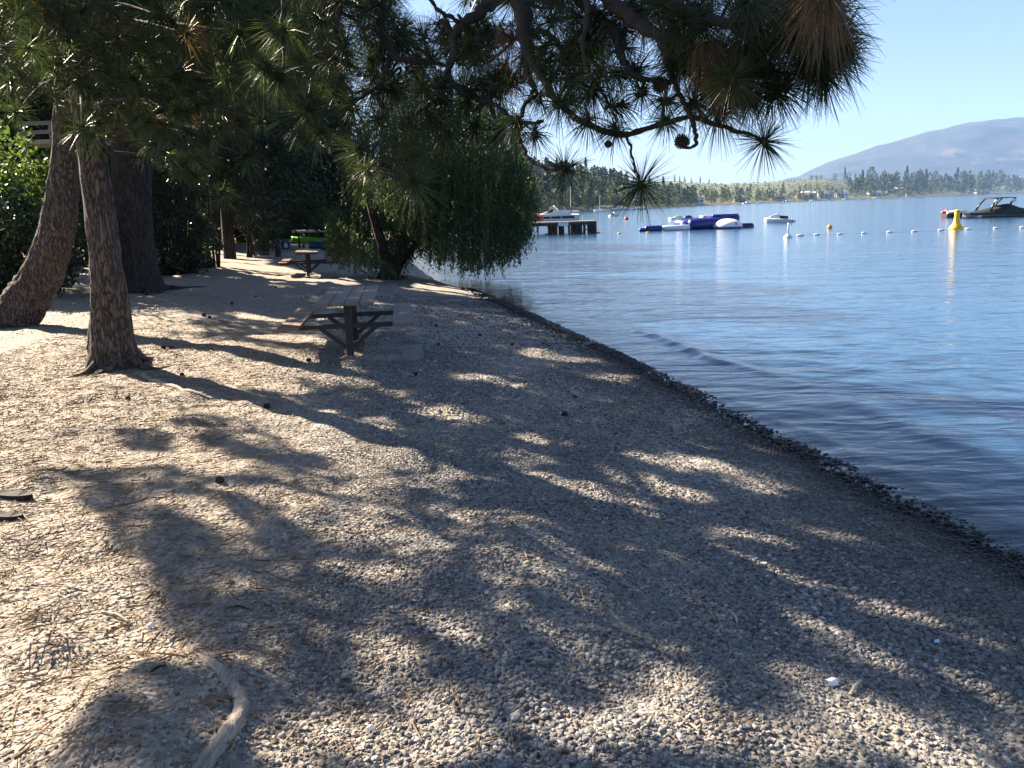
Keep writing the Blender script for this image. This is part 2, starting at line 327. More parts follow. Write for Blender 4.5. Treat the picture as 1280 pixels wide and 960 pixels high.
sandf = t.ramp(t.noise(2.4, 4, .6, pos).outputs['Fac'], [(.40, (0, 0, 0)), (.62, (.75, .75, .75))]).outputs[0]; c = t.mix(tanf, t.mix(sandf, pcol.outputs[0], (.25, .215, .17)), tcol2)
c = t.mix(t.math('MULTIPLY', t.math('SUBTRACT', sep.outputs[1], 90.), .01, clamp=True), c, (.06, .062, .045)); gr = t.math('MULTIPLY', t.math('SUBTRACT', sa, 11.), .25, clamp=True)
c = t.mix(t.math('MULTIPLY', gr, .8), c, (.12, .105, .05))
wet = t.math('MULTIPLY', t.math('SUBTRACT', t.math('ADD', sa, t.math('MULTIPLY', t.math('SUBTRACT', mid.outputs['Fac'], .5), .5)), .05), 2.4, clamp=True)
c = t.mix(wet, (.030, .028, .026), c); t.l(c, t.p.inputs['Base Color'])
t.l(t.math('ADD', t.math('MULTIPLY', wet, .5), .4), t.p.inputs['Roughness'])
hh = t.math('ADD', t.math('MULTIPLY', peb.outputs['Distance'], -1.2), t.math('MULTIPLY', peb2.outputs['Distance'], -.8)); hh = t.math('ADD', hh, t.math('MULTIPLY', mid.outputs['Fac'], .7))
t.l(t.bump(hh, .8, .014), t.p.inputs['Normal']); MAT['ground'] = t.m
g = mb.build('ground', t.m, smooth=True); tag(g, 'gravel beach rising from the lake, brown needle duff under the pines', 'ground', kind='structure')
a = g.data.attributes.new('shore', 'FLOAT', 'POINT'); a.data.foreach_set('value', shore_s(X.ravel(), Y.ravel()).astype(np.float32))

# water: a sheet finely divided where the wavelets run in
wx = grid_axis(-3.5, 9, .07, -9000, 9000, 1.12); wy = grid_axis(3, 22, .07, -9000, 9000, 1.09)
X, Y = np.meshgrid(wx, wy); xr, yr = X.ravel(), Y.ravel(); s = -shore_s(xr, yr); dist = np.hypot(xr, yr)
fade = np.clip((26-dist)/12, 0, 1)
z = np.zeros_like(s); ph = n2(xr, yr, .35, 31)*1.3
for amp, off, wd, sd in ((.050, 1.0, .13, 41), (.006, 2.35, .30, 42), (.016, .40, .09, 43), (.004, 3.9, .5, 44)):
    q = (s-off-.45*n2(xr, yr, .32, sd)-.14*n2(xr, yr, 1.2, sd+5)); m = np.clip(-.15+1.6*n2(xr, yr, .45, sd+9), 0, 1)
    z += amp*m*np.where(q < 0, np.exp(-(q/(wd*.55))**2), np.exp(-(q/(wd*1.6))**2))
z += .006*n2(xr*.5, yr*1.2, 2.2, 46)+.004*n2(xr*.7, yr, 5.5, 47)
z *= fade
mb = MB(); nx, ny = len(wx), len(wy); ii = np.arange(ny-1)[:, None]*nx; jj = np.arange(nx-1)[None]
Q = np.stack([ii+jj, ii+jj+1, ii+jj+nx+1, ii+jj+nx], -1).reshape(-1, 4); keep = (s[Q].max(1) > -3.) ; mb.add(np.stack([xr, yr, z+.004], 1), Q[keep])
t = NT('lake_water'); pos = t.n('ShaderNodeNewGeometry').outputs['Position']
mp = t.n('ShaderNodeMapping'); mp.inputs['Scale'].default_value = (.55, 1.25, 1); mp.inputs['Rotation'].default_value = (0, 0, math.radians(12)); t.l(pos, mp.inputs[0])
n1 = t.noise(.85, 3, .5, mp.outputs[0], .6); n3 = t.noise(4.2, 3, .55, mp.outputs[0], .5); n4 = t.noise(.10, 2, .5, mp.outputs[0]); n5 = t.noise(13, 2, .5, mp.outputs[0])
wind = t.ramp(n4.outputs['Fac'], [(.35, (.45,)*3), (.65, (1,)*3)]).outputs[0]
n6 = t.noise(2.1, 2, .5, mp.outputs[0], .4); b = t.bump(n1.outputs['Fac'], .7, .09); b = t.bump(n6.outputs['Fac'], .6, .03, b); b = t.bump(t.math('MULTIPLY', n3.outputs['Fac'], wind), .7, .020, b); b = t.bump(n5.outputs['Fac'], .5, .006, b)
t.p.inputs['Base Color'].default_value = (.026, .078, .155, 1); t.p.inputs['Roughness'].default_value = .10; t.p.inputs['IOR'].default_value = 1.333; t.l(b, t.p.inputs['Normal'])
sh = t.attr('depth'); tr = t.n('ShaderNodeBsdfTransparent'); tr.inputs[0].default_value = (.62, .68, .66, 1); gl = t.n('ShaderNodeBsdfGlossy'); gl.inputs['Roughness'].default_value = .06; t.l(b, gl.inputs['Normal'])
fr = t.n('ShaderNodeFresnel'); fr.inputs['IOR'].default_value = 1.333; t.l(b, fr.inputs['Normal']); m1 = t.n('ShaderNodeMixShader'); t.l(fr.outputs[0], m1.inputs[0]); t.l(tr.outputs[0], m1.inputs[1]); t.l(gl.outputs[0], m1.inputs[2])
m2 = t.n('ShaderNodeMixShader'); t.l(t.math('POWER', 2.718, t.math('MULTIPLY', sh, -7.)), m2.inputs[0]); t.l(t.p.outputs[0], m2.inputs[1]); t.l(m1.outputs[0], m2.inputs[2]); t.l(m2.outputs[0], t.out.inputs['Surface'])
wob = mb.build('water', t.m, smooth=True); tag(wob, 'calm blue lake with small ripples lapping the gravel', 'lake', kind='structure')
a = wob.data.attributes.new('depth', 'FLOAT', 'POINT'); a.data.foreach_set('value', np.clip(-ground_h(xr, yr), 0, 9).astype(np.float32))

# ------------------------------------------------------------------ far hills
def horizon(px): return 480-math.tan(PITCH)*FPX+.0 - (px-640)*math.tan(ROLL)
def hor_arr(px): return 261.9-(px-640)*.0332
def hill(name, pxs, sky_y, r_shore, r_ridge, back, mat, label, rough=2., nr=50, npx=260, foot=.3, rw=70.):
    P = np.linspace(pxs[0], pxs[-1], npx); sy = np.interp(P, pxs, sky_y); rs = np.interp(P, pxs, r_shore); rr = np.interp(P, pxs, r_ridge)
    H = CE+(hor_arr(P)-sy)*rr/FPX; u = np.concatenate([np.linspace(-.06, 1, nr), np.linspace(1.15, 1+back, 8)])
    V = []
    for k in u:
        r = rs+(rr-rs)*k; prof = np.where(k <= 0, k*30, (foot*k+(1-foot)*k*k*(3-2*k)) if k <= 1 else 1-(k-1)*.5/back)
        hz = np.where(k <= 0, k*40, H*prof+1.2*min(1, max(0, k)*20)); x = (P-640)/FPX*r; 
        hz = hz+rough*(n2(x, r+0*x, 1/rw, 61)+.5*n2(x, r+0*x, 2.8/rw, 62))*np.clip(k*4, 0, 1)
        V.append(np.stack([x, r, hz], 1))
    V = np.array(V); n, m, _ = V.shape; ii = np.arange(n-1)[:, None]*m; jj = np.arange(m-1)[None]
    mb = MB(); mb.add(V.reshape(-1, 3), np.stack([ii+jj, ii+jj+1, ii+jj+m+1, ii+jj+m], -1).reshape(-1, 4))
    o = mb.build(name, mat, smooth=True); tag(o, label, 'hill', kind='structure')
    return P, u, V
MAT['hillwood'] = plain('wooded_ground', (.055, .065, .03), .95, .4, .02)
t = NT('orchard_rows'); pos = t.n('ShaderNodeNewGeometry').outputs['Position']; mp = t.n('ShaderNodeMapping'); mp.inputs['Rotation'].default_value = (0, 0, .5); t.l(pos, mp.inputs[0])
wv = t.n('ShaderNodeTexWave'); wv.inputs['Scale'].default_value = .028; wv.inputs['Distortion'].default_value = 1.5; wv.inputs['Detail'].default_value = 3; t.l(mp.outputs[0], wv.inputs[0]); nz = t.noise(.012, 5, .6, pos)
c = t.mix(nz.outputs['Fac'], t.ramp(wv.outputs['Fac'], [(.3, (.055, .072, .028)), (.7, (.10, .118, .048))]).outputs[0], (.075, .092, .036)); t.l(c, t.p.inputs['Base Color']); t.p.inputs['Roughness'].default_value = 1; MAT['orchard'] = t.m
hp = [300, 560, 640, 700, 740, 790, 835, 880]; WH = hill('hill', hp, [214, 220, 227, 234, 238, 243, 247, 254], [300, 300, 330, 380, 420, 520, 620, 720], [900, 900, 900, 900, 950, 1000, 1050, 1050], .6, MAT['hillwood'], 'dark wooded hill falling to the lake behind the dock')
op = [760, 800, 850, 900, 940, 1000, 1030, 1060, 1090, 1120]; OH = hill('hill', op, [226, 229, 231, 232.5, 231.5, 228, 227, 230, 238, 243], [640, 600, 660, 800, 900, 1080, 1180, 1280, 1400, 1500], [1350, 1350, 1350, 1400, 1450, 1550, 1600, 1650, 1700, 1800], .5, MAT['orchard'], 'pale green orchard slope above the far lakeside houses', 1.2)
fp = [1040, 1080, 1150, 1220, 1280, 1340, 1450]; FH = hill('hill', fp, [238, 237, 236, 235, 234.5, 233, 230], [1250, 1400, 1700, 2100, 2600, 2900, 3500], [1700, 1900, 2200, 2600, 3200, 3500, 4100], .4, MAT['hillwood'], 'low tree covered point at the far right shore', 1.)
t = NT('mountain_forest'); pos = t.n('ShaderNodeNewGeometry').outputs['Position']; nz = t.noise(.0034, 9, .7, pos); nb = t.noise(.009, 6, .65, pos)
mk = t.ramp(t.math('ADD', nz.outputs['Fac'], t.math('MULTIPLY', t.math('SUBTRACT', nb.outputs['Fac'], .5), .35)), [(.50, (0, 0, 0)), (.58, (1, 1, 1))]).outputs[0]
sx = t.n('ShaderNodeSeparateXYZ'); t.l(pos, sx.inputs[0]); mk = t.math('MULTIPLY', mk, t.math('MULTIPLY', t.math('MULTIPLY', t.math('SUBTRACT', sx.outputs[0], 2700.), .004, clamp=True), t.math('MULTIPLY', t.math('SUBTRACT', 400., sx.outputs[2]), .008, clamp=True)))
t.l(t.mix(mk, t.mix(nb.outputs['Fac'], (.012, .018, .016), (.026, .032, .024)), (.10, .082, .072)), t.p.inputs['Base Color']); t.p.inputs['Roughness'].default_value = 1; MAT['mountain'] = t.m
mp_ = [940, 975, 1000, 1030, 1060, 1090, 1120, 1150, 1200, 1240, 1280, 1400, 1600]; hill('mountain', mp_, [246, 231, 222, 209, 197, 186, 178, 169, 160, 157, 152, 130, 120], [5000]*13, [6200]*13, .5, MAT['mountain'], 'long blue mountain ridge beyond the lake', 22., 90, 520, .55, rw=260.)

def tree_pts(kind, n, h, rad):
    if kind == 'conifer':
        u = RNG.random(n)**.75; zz = h*(.10+.90*u); rr = rad*(1-u)**.85*(.55+.6*RNG.random(n))*(1+.25*np.sin(u*38+RNG.random()*6))+.03*h*.2
        a = RNG.random(n)*6.283; P = np.stack([rr*np.cos(a)*.75, rr*np.sin(a)*.75, zz], 1); d = np.stack([np.cos(a), np.sin(a), -.45+0*a], 1)
    elif kind == 'pine':
        u = RNG.random(n); zz = h*(.30+.70*u); rr = rad*np.sqrt(np.clip(1-((u-.35)/.68)**2, .02, 1))*(.4+.7*RNG.random(n)); a = np.floor(RNG.random(n)*9)/9*6.283+RNG.normal(size=n)*.35
        P = np.stack([rr*np.cos(a), rr*np.sin(a), zz+RNG.normal(size=n)*.02*h], 1); d = unit(RNG.normal(size=(n, 3))+np.stack([np.cos(a), np.sin(a), 0*a], 1))
    else:
        k = 7; ca = RNG.random(k)*6.283; cr = rad*.55*RNG.random(k)**.5; cc = np.stack([cr*np.cos(ca), cr*np.sin(ca), h*(.35+.4*RNG.random(k))], 1); w_ = RNG.integers(0, k, n)
        P = cc[w_]+unit(RNG.normal(size=(n, 3)))*(rad*.55*(.6+.4*RNG.random((n, 1))))*np.array([1, 1, .8*h/rad/2]); P[:, 2] = np.clip(P[:, 2], h*.06, h); d = RNG.normal(size=(n, 3))
    return P, d
def far_tree_mesh(mb, base, kind, h, rad, n, tint, leaf):
    P, d = tree_pts(kind, n, h, rad); leaves(mb, P+base, leaf*(.7+.6*RNG.random(n)), np.clip(tint+RNG.normal(size=n)*.10, 0, 1), .55, d)
def hill_sample(HH, px, u):
    P, us, V = HH; i = np.clip(np.searchsorted(us, u), 1, len(us)-1); f = (u-us[i-1])/(us[i]-us[i-1]); j = np.clip((px-P[0])/(P[1]-P[0]), 0, len(P)-1.01); j0 = int(j); fj = j-j0
    a = V[i-1, j0]*(1-fj)+V[i-1, j0+1]*fj; b = V[i, j0]*(1-fj)+V[i, j0+1]*fj; return a*(1-f)+b*f
mb = MB()
for k in range(1250):                       # the wood on the hill behind the dock
    px = RNG.uniform(560, 872); u = RNG.random()**.8*1.05
    if px > 820 and u > .7 and RNG.random() < .7: continue
    b = hill_sample(WH, px, max(.03, u)); con = RNG.random() < .68; h = RNG.uniform(12, 23) if con else RNG.uniform(8, 14)
    if px > 790: h *= .75
    far_tree_mesh(mb, b, 'conifer' if con else 'leafy', h, h*(.17 if con else .42), 60 if con else 70, RNG.uniform(.05, .5) if con else RNG.uniform(.45, 1), h*.13)
for k in range(320):
    px = RNG.uniform(600, 875); b = hill_sample(WH, px, RNG.uniform(.0, .14)); con = RNG.random() < .3; h = RNG.uniform(9, 17) if con else RNG.uniform(5, 10)
    far_tree_mesh(mb, b-np.array([0, 0, .6]), 'conifer' if con else 'leafy', h, h*(.18 if con else .5), 70, RNG.uniform(.05, .5) if con else RNG.uniform(.3, .9), h*.14)
for k in range(900):                        # belts along the orchard foot and the point
    px = RNG.uniform(800, 1290); HH = OH if px < 1055 else FH; u = RNG.random()**1.3*(.22 if px < 1055 else 1.0)
    if px < 1055 and RNG.random() < .10: u = RNG.uniform(.2, .4)
    b = hill_sample(HH, px, max(.02, u)); con = RNG.random() < (.4 if px < 1055 else .75); h = RNG.uniform(16, 34)*(1+.25*(px > 1100)+.25*(px > 1200)) if con else RNG.uniform(8, 15)*(1+.3*(px > 1100))
    if px < 1055: h *= .46
    far_tree_mesh(mb, b, 'pine' if con and RNG.random() < .5 else ('conifer' if con else 'leafy'), h, h*(.18 if con else .45), 60, RNG.uniform(.05, .5) if con else RNG.uniform(.35, .95), h*.14)
for k in range(230):                        # skyline and low orchard trees
    px = RNG.uniform(850, 1070); u = RNG.uniform(.45, 1.02); b = hill_sample(OH, px, u); far_tree_mesh(mb, b, 'leafy', RNG.uniform(2, 3.6), 1.8, 22, RNG.uniform(.6, 1), 1.3)
o = mb.build('woodland', MAT['fartree']); tag(o, 'dense mixed conifer wood covering the far shore and hills', 'woodland', kind='stuff')
# trees of the far shore one can tell apart
protos = {}
def proto(kind, tag_):
    key = (kind, tag_)
    if key not in protos:
        mb = MB(); h = 20.; far_tree_mesh(mb, np.zeros(3), kind, h, h*(.17 if kind == 'conifer' else .2 if kind == 'pine' else .45), 330, .25 if kind != 'leafy' else .7, 1.5)
        nf = mb.n//4; me_t = mb.build('tree', MAT['fartree'], local=True); COL.objects.unlink(me_t); protos[key] = me_t.data
        tb = MB().tube([(0, 0, -.5), (0, 0, h*.5), (.2, 0, h*.9)], [.4, .28, .08], 6); to = tb.build('trunk', MAT['bark_dark'], local=True); COL.objects.unlink(to); protos[key+('t',)] = to.data
    return protos[key], protos[key+('t',)]
def far_tree(pos, kind, h, var, name, label, group):
    cm, tm = proto(kind, var); r = thing(name, pos, label, 'tree', group, RNG.random()*6.28); s = h/20.; r.scale = (s*RNG.uniform(.85, 1.2),)*2+(s,)
    for nm, me in (('crown', cm), ('trunk', tm)):
        q = D.objects.new(nm, me); COL.objects.link(q); q.parent = r
for px in (845, 862, 875, 892, 905, 918, 930, 946, 958, 975, 990, 1005, 1022):
    far_tree(hill_sample(OH, px+RNG.uniform(-5, 5), RNG.uniform(.02, .2)), RNG.choice(['conifer', 'leafy', 'pine', 'leafy']), RNG.uniform(8, 15), int(RNG.integers(2)), 'shore_tree', 'dark green tree on the far shore below the orchard slope', 'trees on the shore below the orchard')
for px in (1072, 1081, 1086, 1095, 1103, 1118, 1129, 1140, 1147, 1154, 1166, 1178, 1190, 1199, 1208, 1219, 1230, 1241, 1252, 1262):
    far_tree(hill_sample(FH, px+RNG.uniform(-3, 3), RNG.uniform(.1, .7)), RNG.choice(['conifer', 'pine']), RNG.uniform(32, 50)*(1+(px-1070)/500), int(RNG.integers(3)), 'conifer_tree', 'tall dark conifer on the low point beneath the blue mountain', 'tall conifers on the low point')
for px in (676, 690, 703, 722, 738, 752, 768, 781, 815, 832):
    far_tree(hill_sample(WH, px, RNG.uniform(.55, 1.)), 'conifer', RNG.uniform(20, 27), int(RNG.integers(3)), 'conifer_tree', 'tall conifer standing out of the wooded hill behind the dock', 'tall conifers on the wooded hill')
for px, h in ((846, 13), (852, 11), (858, 10), (866, 9), (877, 12), (888, 9)):
    far_tree(hill_sample(OH, px, 1.), 'conifer', h, 0, 'conifer_tree', 'small conifer on the skyline at the left end of the orchard ridge', 'small conifers on the orchard ridge')
far_tree(hill_sample(OH, 1053, .97), 'conifer', 27, 1, 'conifer_tree', 'single pointed conifer on the right end of the orchard skyline', None)
far_tree(hill_sample(OH, 1041, .97), 'leafy', 15, 1, 'round_tree', 'round dark tree beside the pointed conifer on the orchard skyline', None)
for px in (1012, 1018, 1024): far_tree(hill_sample(OH, px, .98), 'leafy', 11, 0, 'round_tree', 'low round tree in the clump on the orchard skyline', 'clump on the orchard skyline')

# ================================================================== FAR HOUSES AND SHORE
WHITE = plain('white_paint', (.72, .72, .70), .45, .05, 3); GREYW = plain('grey_siding', (.38, .39, .40), .8, .1, .5); TANW = plain('tan_siding', (.46, .38, .29), .8, .1, .5); ROOF = plain('grey_shingles', (.16, .155, .16), .9, .2, 1.); ROOFR = plain('brown_shingles', (.24, .15, .11), .9, .2, 1.)
GLASS = plain('window_glass', (.03, .04, .05), .15, .1, 1.)
def house(pos, W, Dp, H, wall, roof, label, rz=0.):
    r = thing('lakeside_house', pos, label, 'house', None, rz)
    MB().box((0, 0, H/2-.5), (W/2, Dp/2, H/2+.5)).build('wall', wall, r, local=True)
    e = .6; rh = Dp*.28; V = [(-W/2-e, -Dp/2-e, H+.02), (W/2+e, -Dp/2-e, H+.02), (W/2+e, Dp/2+e, H+.02), (-W/2-e, Dp/2+e, H+.02), (-W/2-e, 0, H+rh), (W/2+e, 0, H+rh)]
    MB().add(V, [(0, 1, 5, 4), (2, 3, 4, 5), (0, 4, 3), (1, 2, 5), (3, 2, 1, 0)]).build('roof', roof, r, local=True)
    for i in range(3):
        wx_ = (i-1)*W*.3; f = MB().box((wx_, -Dp/2-.06, H*.5), (W*.10, .08, H*.22)).build('window', WHITE, r, local=True); MB().box((wx_, -Dp/2-.15, H*.5), (W*.085, .02, H*.18)).build('pane', GLASS, f, local=True)
for px, u, W, H, wl, rf, lab in ((1002, .10, 16, 6, TANW, ROOFR, 'tan lakeside house with a brown roof below the orchard'), (1009, .13, 18, 7, GREYW, WHITE, 'long grey house with a white roof below the orchard'), (1030, .10, 20, 7, GREYW, ROOF, 'grey lakeside house with a grey roof among dark trees'), (972, .07, 16, 5, GREYW, ROOFR, 'low grey house with a brown roof at the orchard foot'),
        (1050, .12, 18, 8, WHITE, ROOF, 'white house with a grey roof at the right end of the orchard'), (872, .05, 13, 4.5, WHITE, ROOF, 'small white cottage with a grey roof at the left of the far shore'), (925, .06, 12, 5, TANW, ROOF, 'tan cottage with a grey roof under dark conifers')):
    house(hill_sample(OH, px, u), W, 10, H, wl, rf, lab)
for px, u, W, H, wl, rf, lab in ((1090, .10, 22, 8, GREYW, ROOF, 'grey house half hidden by conifers on the far point'), (1111, .32, 20, 11, GREYW, WHITE, 'house with a bright white roof among the tall conifers'), (1222, .06, 34, 7, TANW, GREYW, 'long tan boathouse on the far right shoreline'), (1135, .05, 16, 6, WHITE, ROOFR, 'white house with a brown roof at the foot of the conifers')):
    house(hill_sample(FH, px, u), W, 12, H, wl, rf, lab)
def hull(mb, L, W, H, deck=.0, n=14, tint=0., keel=-.25):
    S = []
    for i in range(n):
        u = i/(n-1); x = (u-.5)*L; w_ = W/2*math.sqrt(max(.0006, 1-max(0, (u-.35)/.65)**2.4)); sh_ = H*(1+.28*u*u)
        k = keel+.9*(-keel+sh_*.6)*max(0, (u-.75)/.25)**2
        S.append([(x, -w_, sh_), (x, -w_*.82, sh_*.25+k*.2), (x, 0, k), (x, w_*.82, sh_*.25+k*.2), (x, w_, sh_), (x, 0, sh_+.04)])
    return mb.loft(S, tint)
BLACKC = plain('black_canvas', (.015, .016, .019), .7, .2, 6, .01); GREYH = plain('grey_gelcoat', (.20, .20, .21), .3, .15, 2); BLACKM = plain('black_metal', (.015, .015, .017), .35, .1, 4); NAVY = plain('navy_canvas', (.025, .035, .09), .6, .1, 3)
# small white boats moored off the far shore
def motorboat(name, p, L, rz, label, group=None, colr=WHITE):
    r = thing(name, p, label, 'boat', group, rz); hull(MB(), L, L*.33, L*.13).build('hull', colr, r, smooth=False, local=True)
    c = MB(); c.loft([[(-.16*L, -.12*L, .13*L), (-.16*L, .12*L, .13*L), (-.16*L, .11*L, .25*L), (-.16*L, -.11*L, .25*L)], [(.12*L, -.11*L, .14*L), (.12*L, .11*L, .14*L), (.06*L, .09*L, .25*L), (.06*L, -.09*L, .25*L)]]); c.build('cabin', colr, r, local=True)
    q = MB().box((-.04*L, 0, .205*L), (.09*L, .124*L, .02*L)); q.build('window', GLASS, r, local=True); return r
for px, py, L, lab in ((737, 261.5, 7, None), (745, 261, 6, None), (775, 261.5, 8, None), (797, 260.5, 7, None), (803, 260.6, 6, None)):
    p = wat(px, py); p = p*(min(1, 430/p[1])); p[2] = 0; motorboat('moored_boat', p, L, RNG.uniform(-.6, .6), 'small white motorboat moored under the wooded hill', 'motorboats moored under the wooded hill')
for px in (935, 952, 984, 1015, 1023, 1040, 1056, 1078, 1092):
    r_ = np.interp(px, op, [640, 600, 660, 800, 900, 1080, 1180, 1280, 1400, 1500])-RNG.uniform(35, 70); p = np.array([(px-640)/FPX*r_, r_, 0]); motorboat('moored_boat', p, RNG.uniform(7, 10), RNG.uniform(-.5, .5), 'tiny white boat moored along the far shore below the houses', 'boats along the far shore')
def sailboat(p, L, mast, label, rz=0., colr=WHITE):
    r = thing('sailboat', p, label, 'sailboat', None, rz); hull(MB(), L, L*.3, L*.12, keel=-.5).build('hull', colr, r, local=True)
    MB().loft([[(-.2*L, -.1*L, .12*L), (-.2*L, .1*L, .12*L), (-.18*L, .08*L, .19*L), (-.18*L, -.08*L, .19*L)], [(.18*L, -.07*L, .13*L), (.18*L, .07*L, .13*L), (.12*L, .05*L, .18*L), (.12*L, -.05*L, .18*L)]]).build('cabin', WHITE, r, local=True)
    MB().tube([(.08*L, 0, .1*L), (.08*L, 0, mast)], [.11, .08], 8).build('mast', WHITE, r, local=True)
    MB().tube([(.07*L, 0, .3*L), (-.38*L, 0, .3*L)], [.16, .13], 8).build('boom', NAVY, r, local=True)
sailboat(np.array([(717-640)/FPX*300, 300, 0]), 7, 9.4, 'white sailboat with a tall bare mast behind the dock', .15)
sailboat(np.array([(756-640)/FPX*340, 340, 0]), 6, 6.6, 'white sailboat with a shorter mast right of the docked boats', 2.9)

# ================================================================== THINGS ON THE WATER
YEL = plain('yellow_plastic', (.82, .46, .015), .4, .06, 5); ORG = plain('orange_plastic', (.85, .30, .02), .4, .06, 5); REDP = plain('red_plastic', (.55, .03, .02), .4, .08, 5)
BLUEP = plain('blue_vinyl', (.012, .018, .17), .35, .12, 2, .004); WHV = plain('white_vinyl', (.78, .78, .78), .4, .05, 2, .004); NAVYV = plain('navy_vinyl', (.010, .013, .08), .4, .1, 2); LGREEN = plain('lime_vinyl', (.25, .55, .10), .4, .1, 2); ROPE = plain('pale_rope', (.55, .53, .48), .8, .1, 20)
p = wat(1195, 286.5); r = thing('marker_buoy', p, 'large yellow marker buoy with a fat base and narrow top', 'buoy')
MB().lathe((0, 0, 0), [(.02, -.25), (.40, -.2), (.44, 0), (.41, .14), (.30, .27), (.21, .40), (.17, .62), (.15, .95), (.165, 1.1)], 24).build('float_body', YEL, r, True, local=True)
MB().lathe((0, 0, 0), [(.175, 1.1), (.19, 1.13), (.17, 1.22), (.05, 1.24)], 24).build('cap', YEL, r, True, local=True)
p = wat(985, 297); r = thing('spar_buoy', p, 'white stick buoy with a cone base at the end of the float line', 'buoy')
MB().lathe((0, 0, 0), [(.02, -.2), (.26, -.12), (.27, .03), (.18, .14), (.08, .22), (.065, .24)], 20).build('float_base', WHITE, r, True, local=True); MB().lathe((0, 0, 0), [(.055, .22), (.05, .86), (.02, .88)], 12).build('pole', WHITE, r, True, local=True)
for px, py, rad, m_, lab in ((1037, 285.5, .19, ORG, 'small orange ball buoy beyond the float line'), (783, 274.5, .33, REDP, 'round red ball buoy left of the blue inflatables')):
    p = wat(px, py); r = thing('ball_buoy', p, lab, 'buoy'); a_ = np.linspace(-1.35, 1.45, 12); MB().lathe((0, 0, rad*.45), np.stack([rad*np.cos(a_), rad*np.sin(a_)], 1), 20).build('ball', m_, r, True, local=True); MB().lathe((0, 0, rad*1.4), [(.05, 0), (.05, .09), (.02, .1)], 8).build('eye', m_, r, local=True)
fl0 = None; FL = [(1000, 295), (1021, 294), (1050, 293.2), (1080, 292), (1112, 290.8), (1143, 289.8), (1176, 288.4), (1210, 287), (1245, 286), (1278, 285), (1312, 284)]
pts = [wat(*q) for q in FL]
for q in pts:
    if fl0 is None:
        fl0 = thing('lane_float', q, 'small white float strung along the swimming line', 'float', 'white floats of the swimming line', .1)
        MB().lathe((0, 0, .035), [(.03, -.22), (.075, -.17), (.09, 0), (.075, .17), (.03, .22)], 12, 'x').build('float_shell', WHITE, fl0, True, local=True); MB().lathe((0, 0, .035), [(.095, -.02), (.095, .02)], 12, 'x').build('band', ROPE, fl0, local=True)
    else: c = copy_tree(fl0); c.location = q; c.scale = (.85,)*3; c.rotation_euler = (0, 0, RNG.uniform(-.4, .5))
rp = []
for a_, b_ in zip([wat(985, 297)]+pts[:-1], pts):
    for k in range(6): u = k/6; rp.append(np.array(a_)*(1-u)+np.array(b_)*u+np.array([0, 0, .012-.02*math.sin(math.pi*u)]))
o = MB().tube(rp, .018, 5).build('float_rope', ROPE, origin=rp[0]); tag(o, 'thin pale rope joining the white floats of the swimming line', 'rope')
yf = None
for px, py in ((683, 293.5), (692, 292.8), (703, 293), (716, 292.6), (728, 292.4), (738, 292), (748, 291.6), (774, 292.4), (810, 291.4)):
    q = wat(px, py)
    if yf is None:
        yf = thing('yellow_float', q, 'tiny yellow float bobbing in the row below the dock', 'float', 'yellow floats below the dock'); MB().lathe((0, 0, .03), [(.04, -.14), (.085, -.1), (.09, .1), (.04, .14)], 10, 'x').build('float_shell', YEL, yf, True, local=True); MB().lathe((0, 0, .03), [(.015, -.16), (.015, .16)], 6, 'x').build('pin', ROPE, yf, local=True)
    else: c = copy_tree(yf); c.location = q; c.rotation_euler = (0, 0, RNG.uniform(-1, 1))
# inflatable water park (about 72 m out, 0.07 m to a photo pixel)
o0 = wat(870, 287); k_ = o0[1]/FPX
def ipt(px): return np.array([o0[0]+(px-870)*k_, o0[1]+(px-870)*k_*.12, 0])
def inflate(prof, c, axis='x', seg=20): return MB().lathe(c, prof, seg, axis)
def logprof(L, R): return [(R*.3, -L/2), (R*.8, -L/2+R*.12), (R, -L/2+R*.4), (R, L/2-R*.4), (R*.8, L/2-R*.12), (R*.3, L/2)]
r = thing('inflatable_log', ipt(831), 'long floating log, navy blue at its left end and white beyond', 'inflatable')
inflate(logprof(1.5, .27), (-1.0, 0, .2)).build('blue_end', BLUEP, r, True, local=True); inflate(logprof(2.35, .25), (.95, 0, .2)).build('white_tube', WHV, r, True, local=True); inflate(logprof(.5, .17), (-1.95, 0, .12)).build('end_cushion', BLUEP, r, True, local=True)
r = thing('water_trampoline', ipt(885)+np.array([0, 1.6, 0]), 'big blue floating trampoline in the middle of the inflatables', 'trampoline')
th = np.linspace(0, 2*math.pi, 40, endpoint=False); ring = [(2.15*math.cos(a_), 1.6*math.sin(a_), .45) for a_ in th]; ring.append(ring[0]); MB().tube(ring, .5, 14, False).build('ring_tube', BLUEP, r, True, local=True)
MB().add([(1.75*math.cos(a_), 1.25*math.sin(a_), .72) for a_ in th]+[(0, 0, .66)], [(i, (i+1) % 40, 40) for i in range(40)]).build('jump_mat', NAVYV, r, local=True)
inflate(logprof(1.9, .5), (-.8, -1.75, .42)).build('front_tube', BLUEP, r, True, local=True); inflate(logprof(.5, .42), (-2.1, -1.4, .35)).build('step_cushion', plain('pale_blue_vinyl', (.16, .22, .5), .4, .1, 2), r, True, local=True)
r = thing('climbing_platform', ipt(908)+np.array([0, 1.2, 0]), 'blue block shaped inflatable platform behind the white dome', 'inflatable')
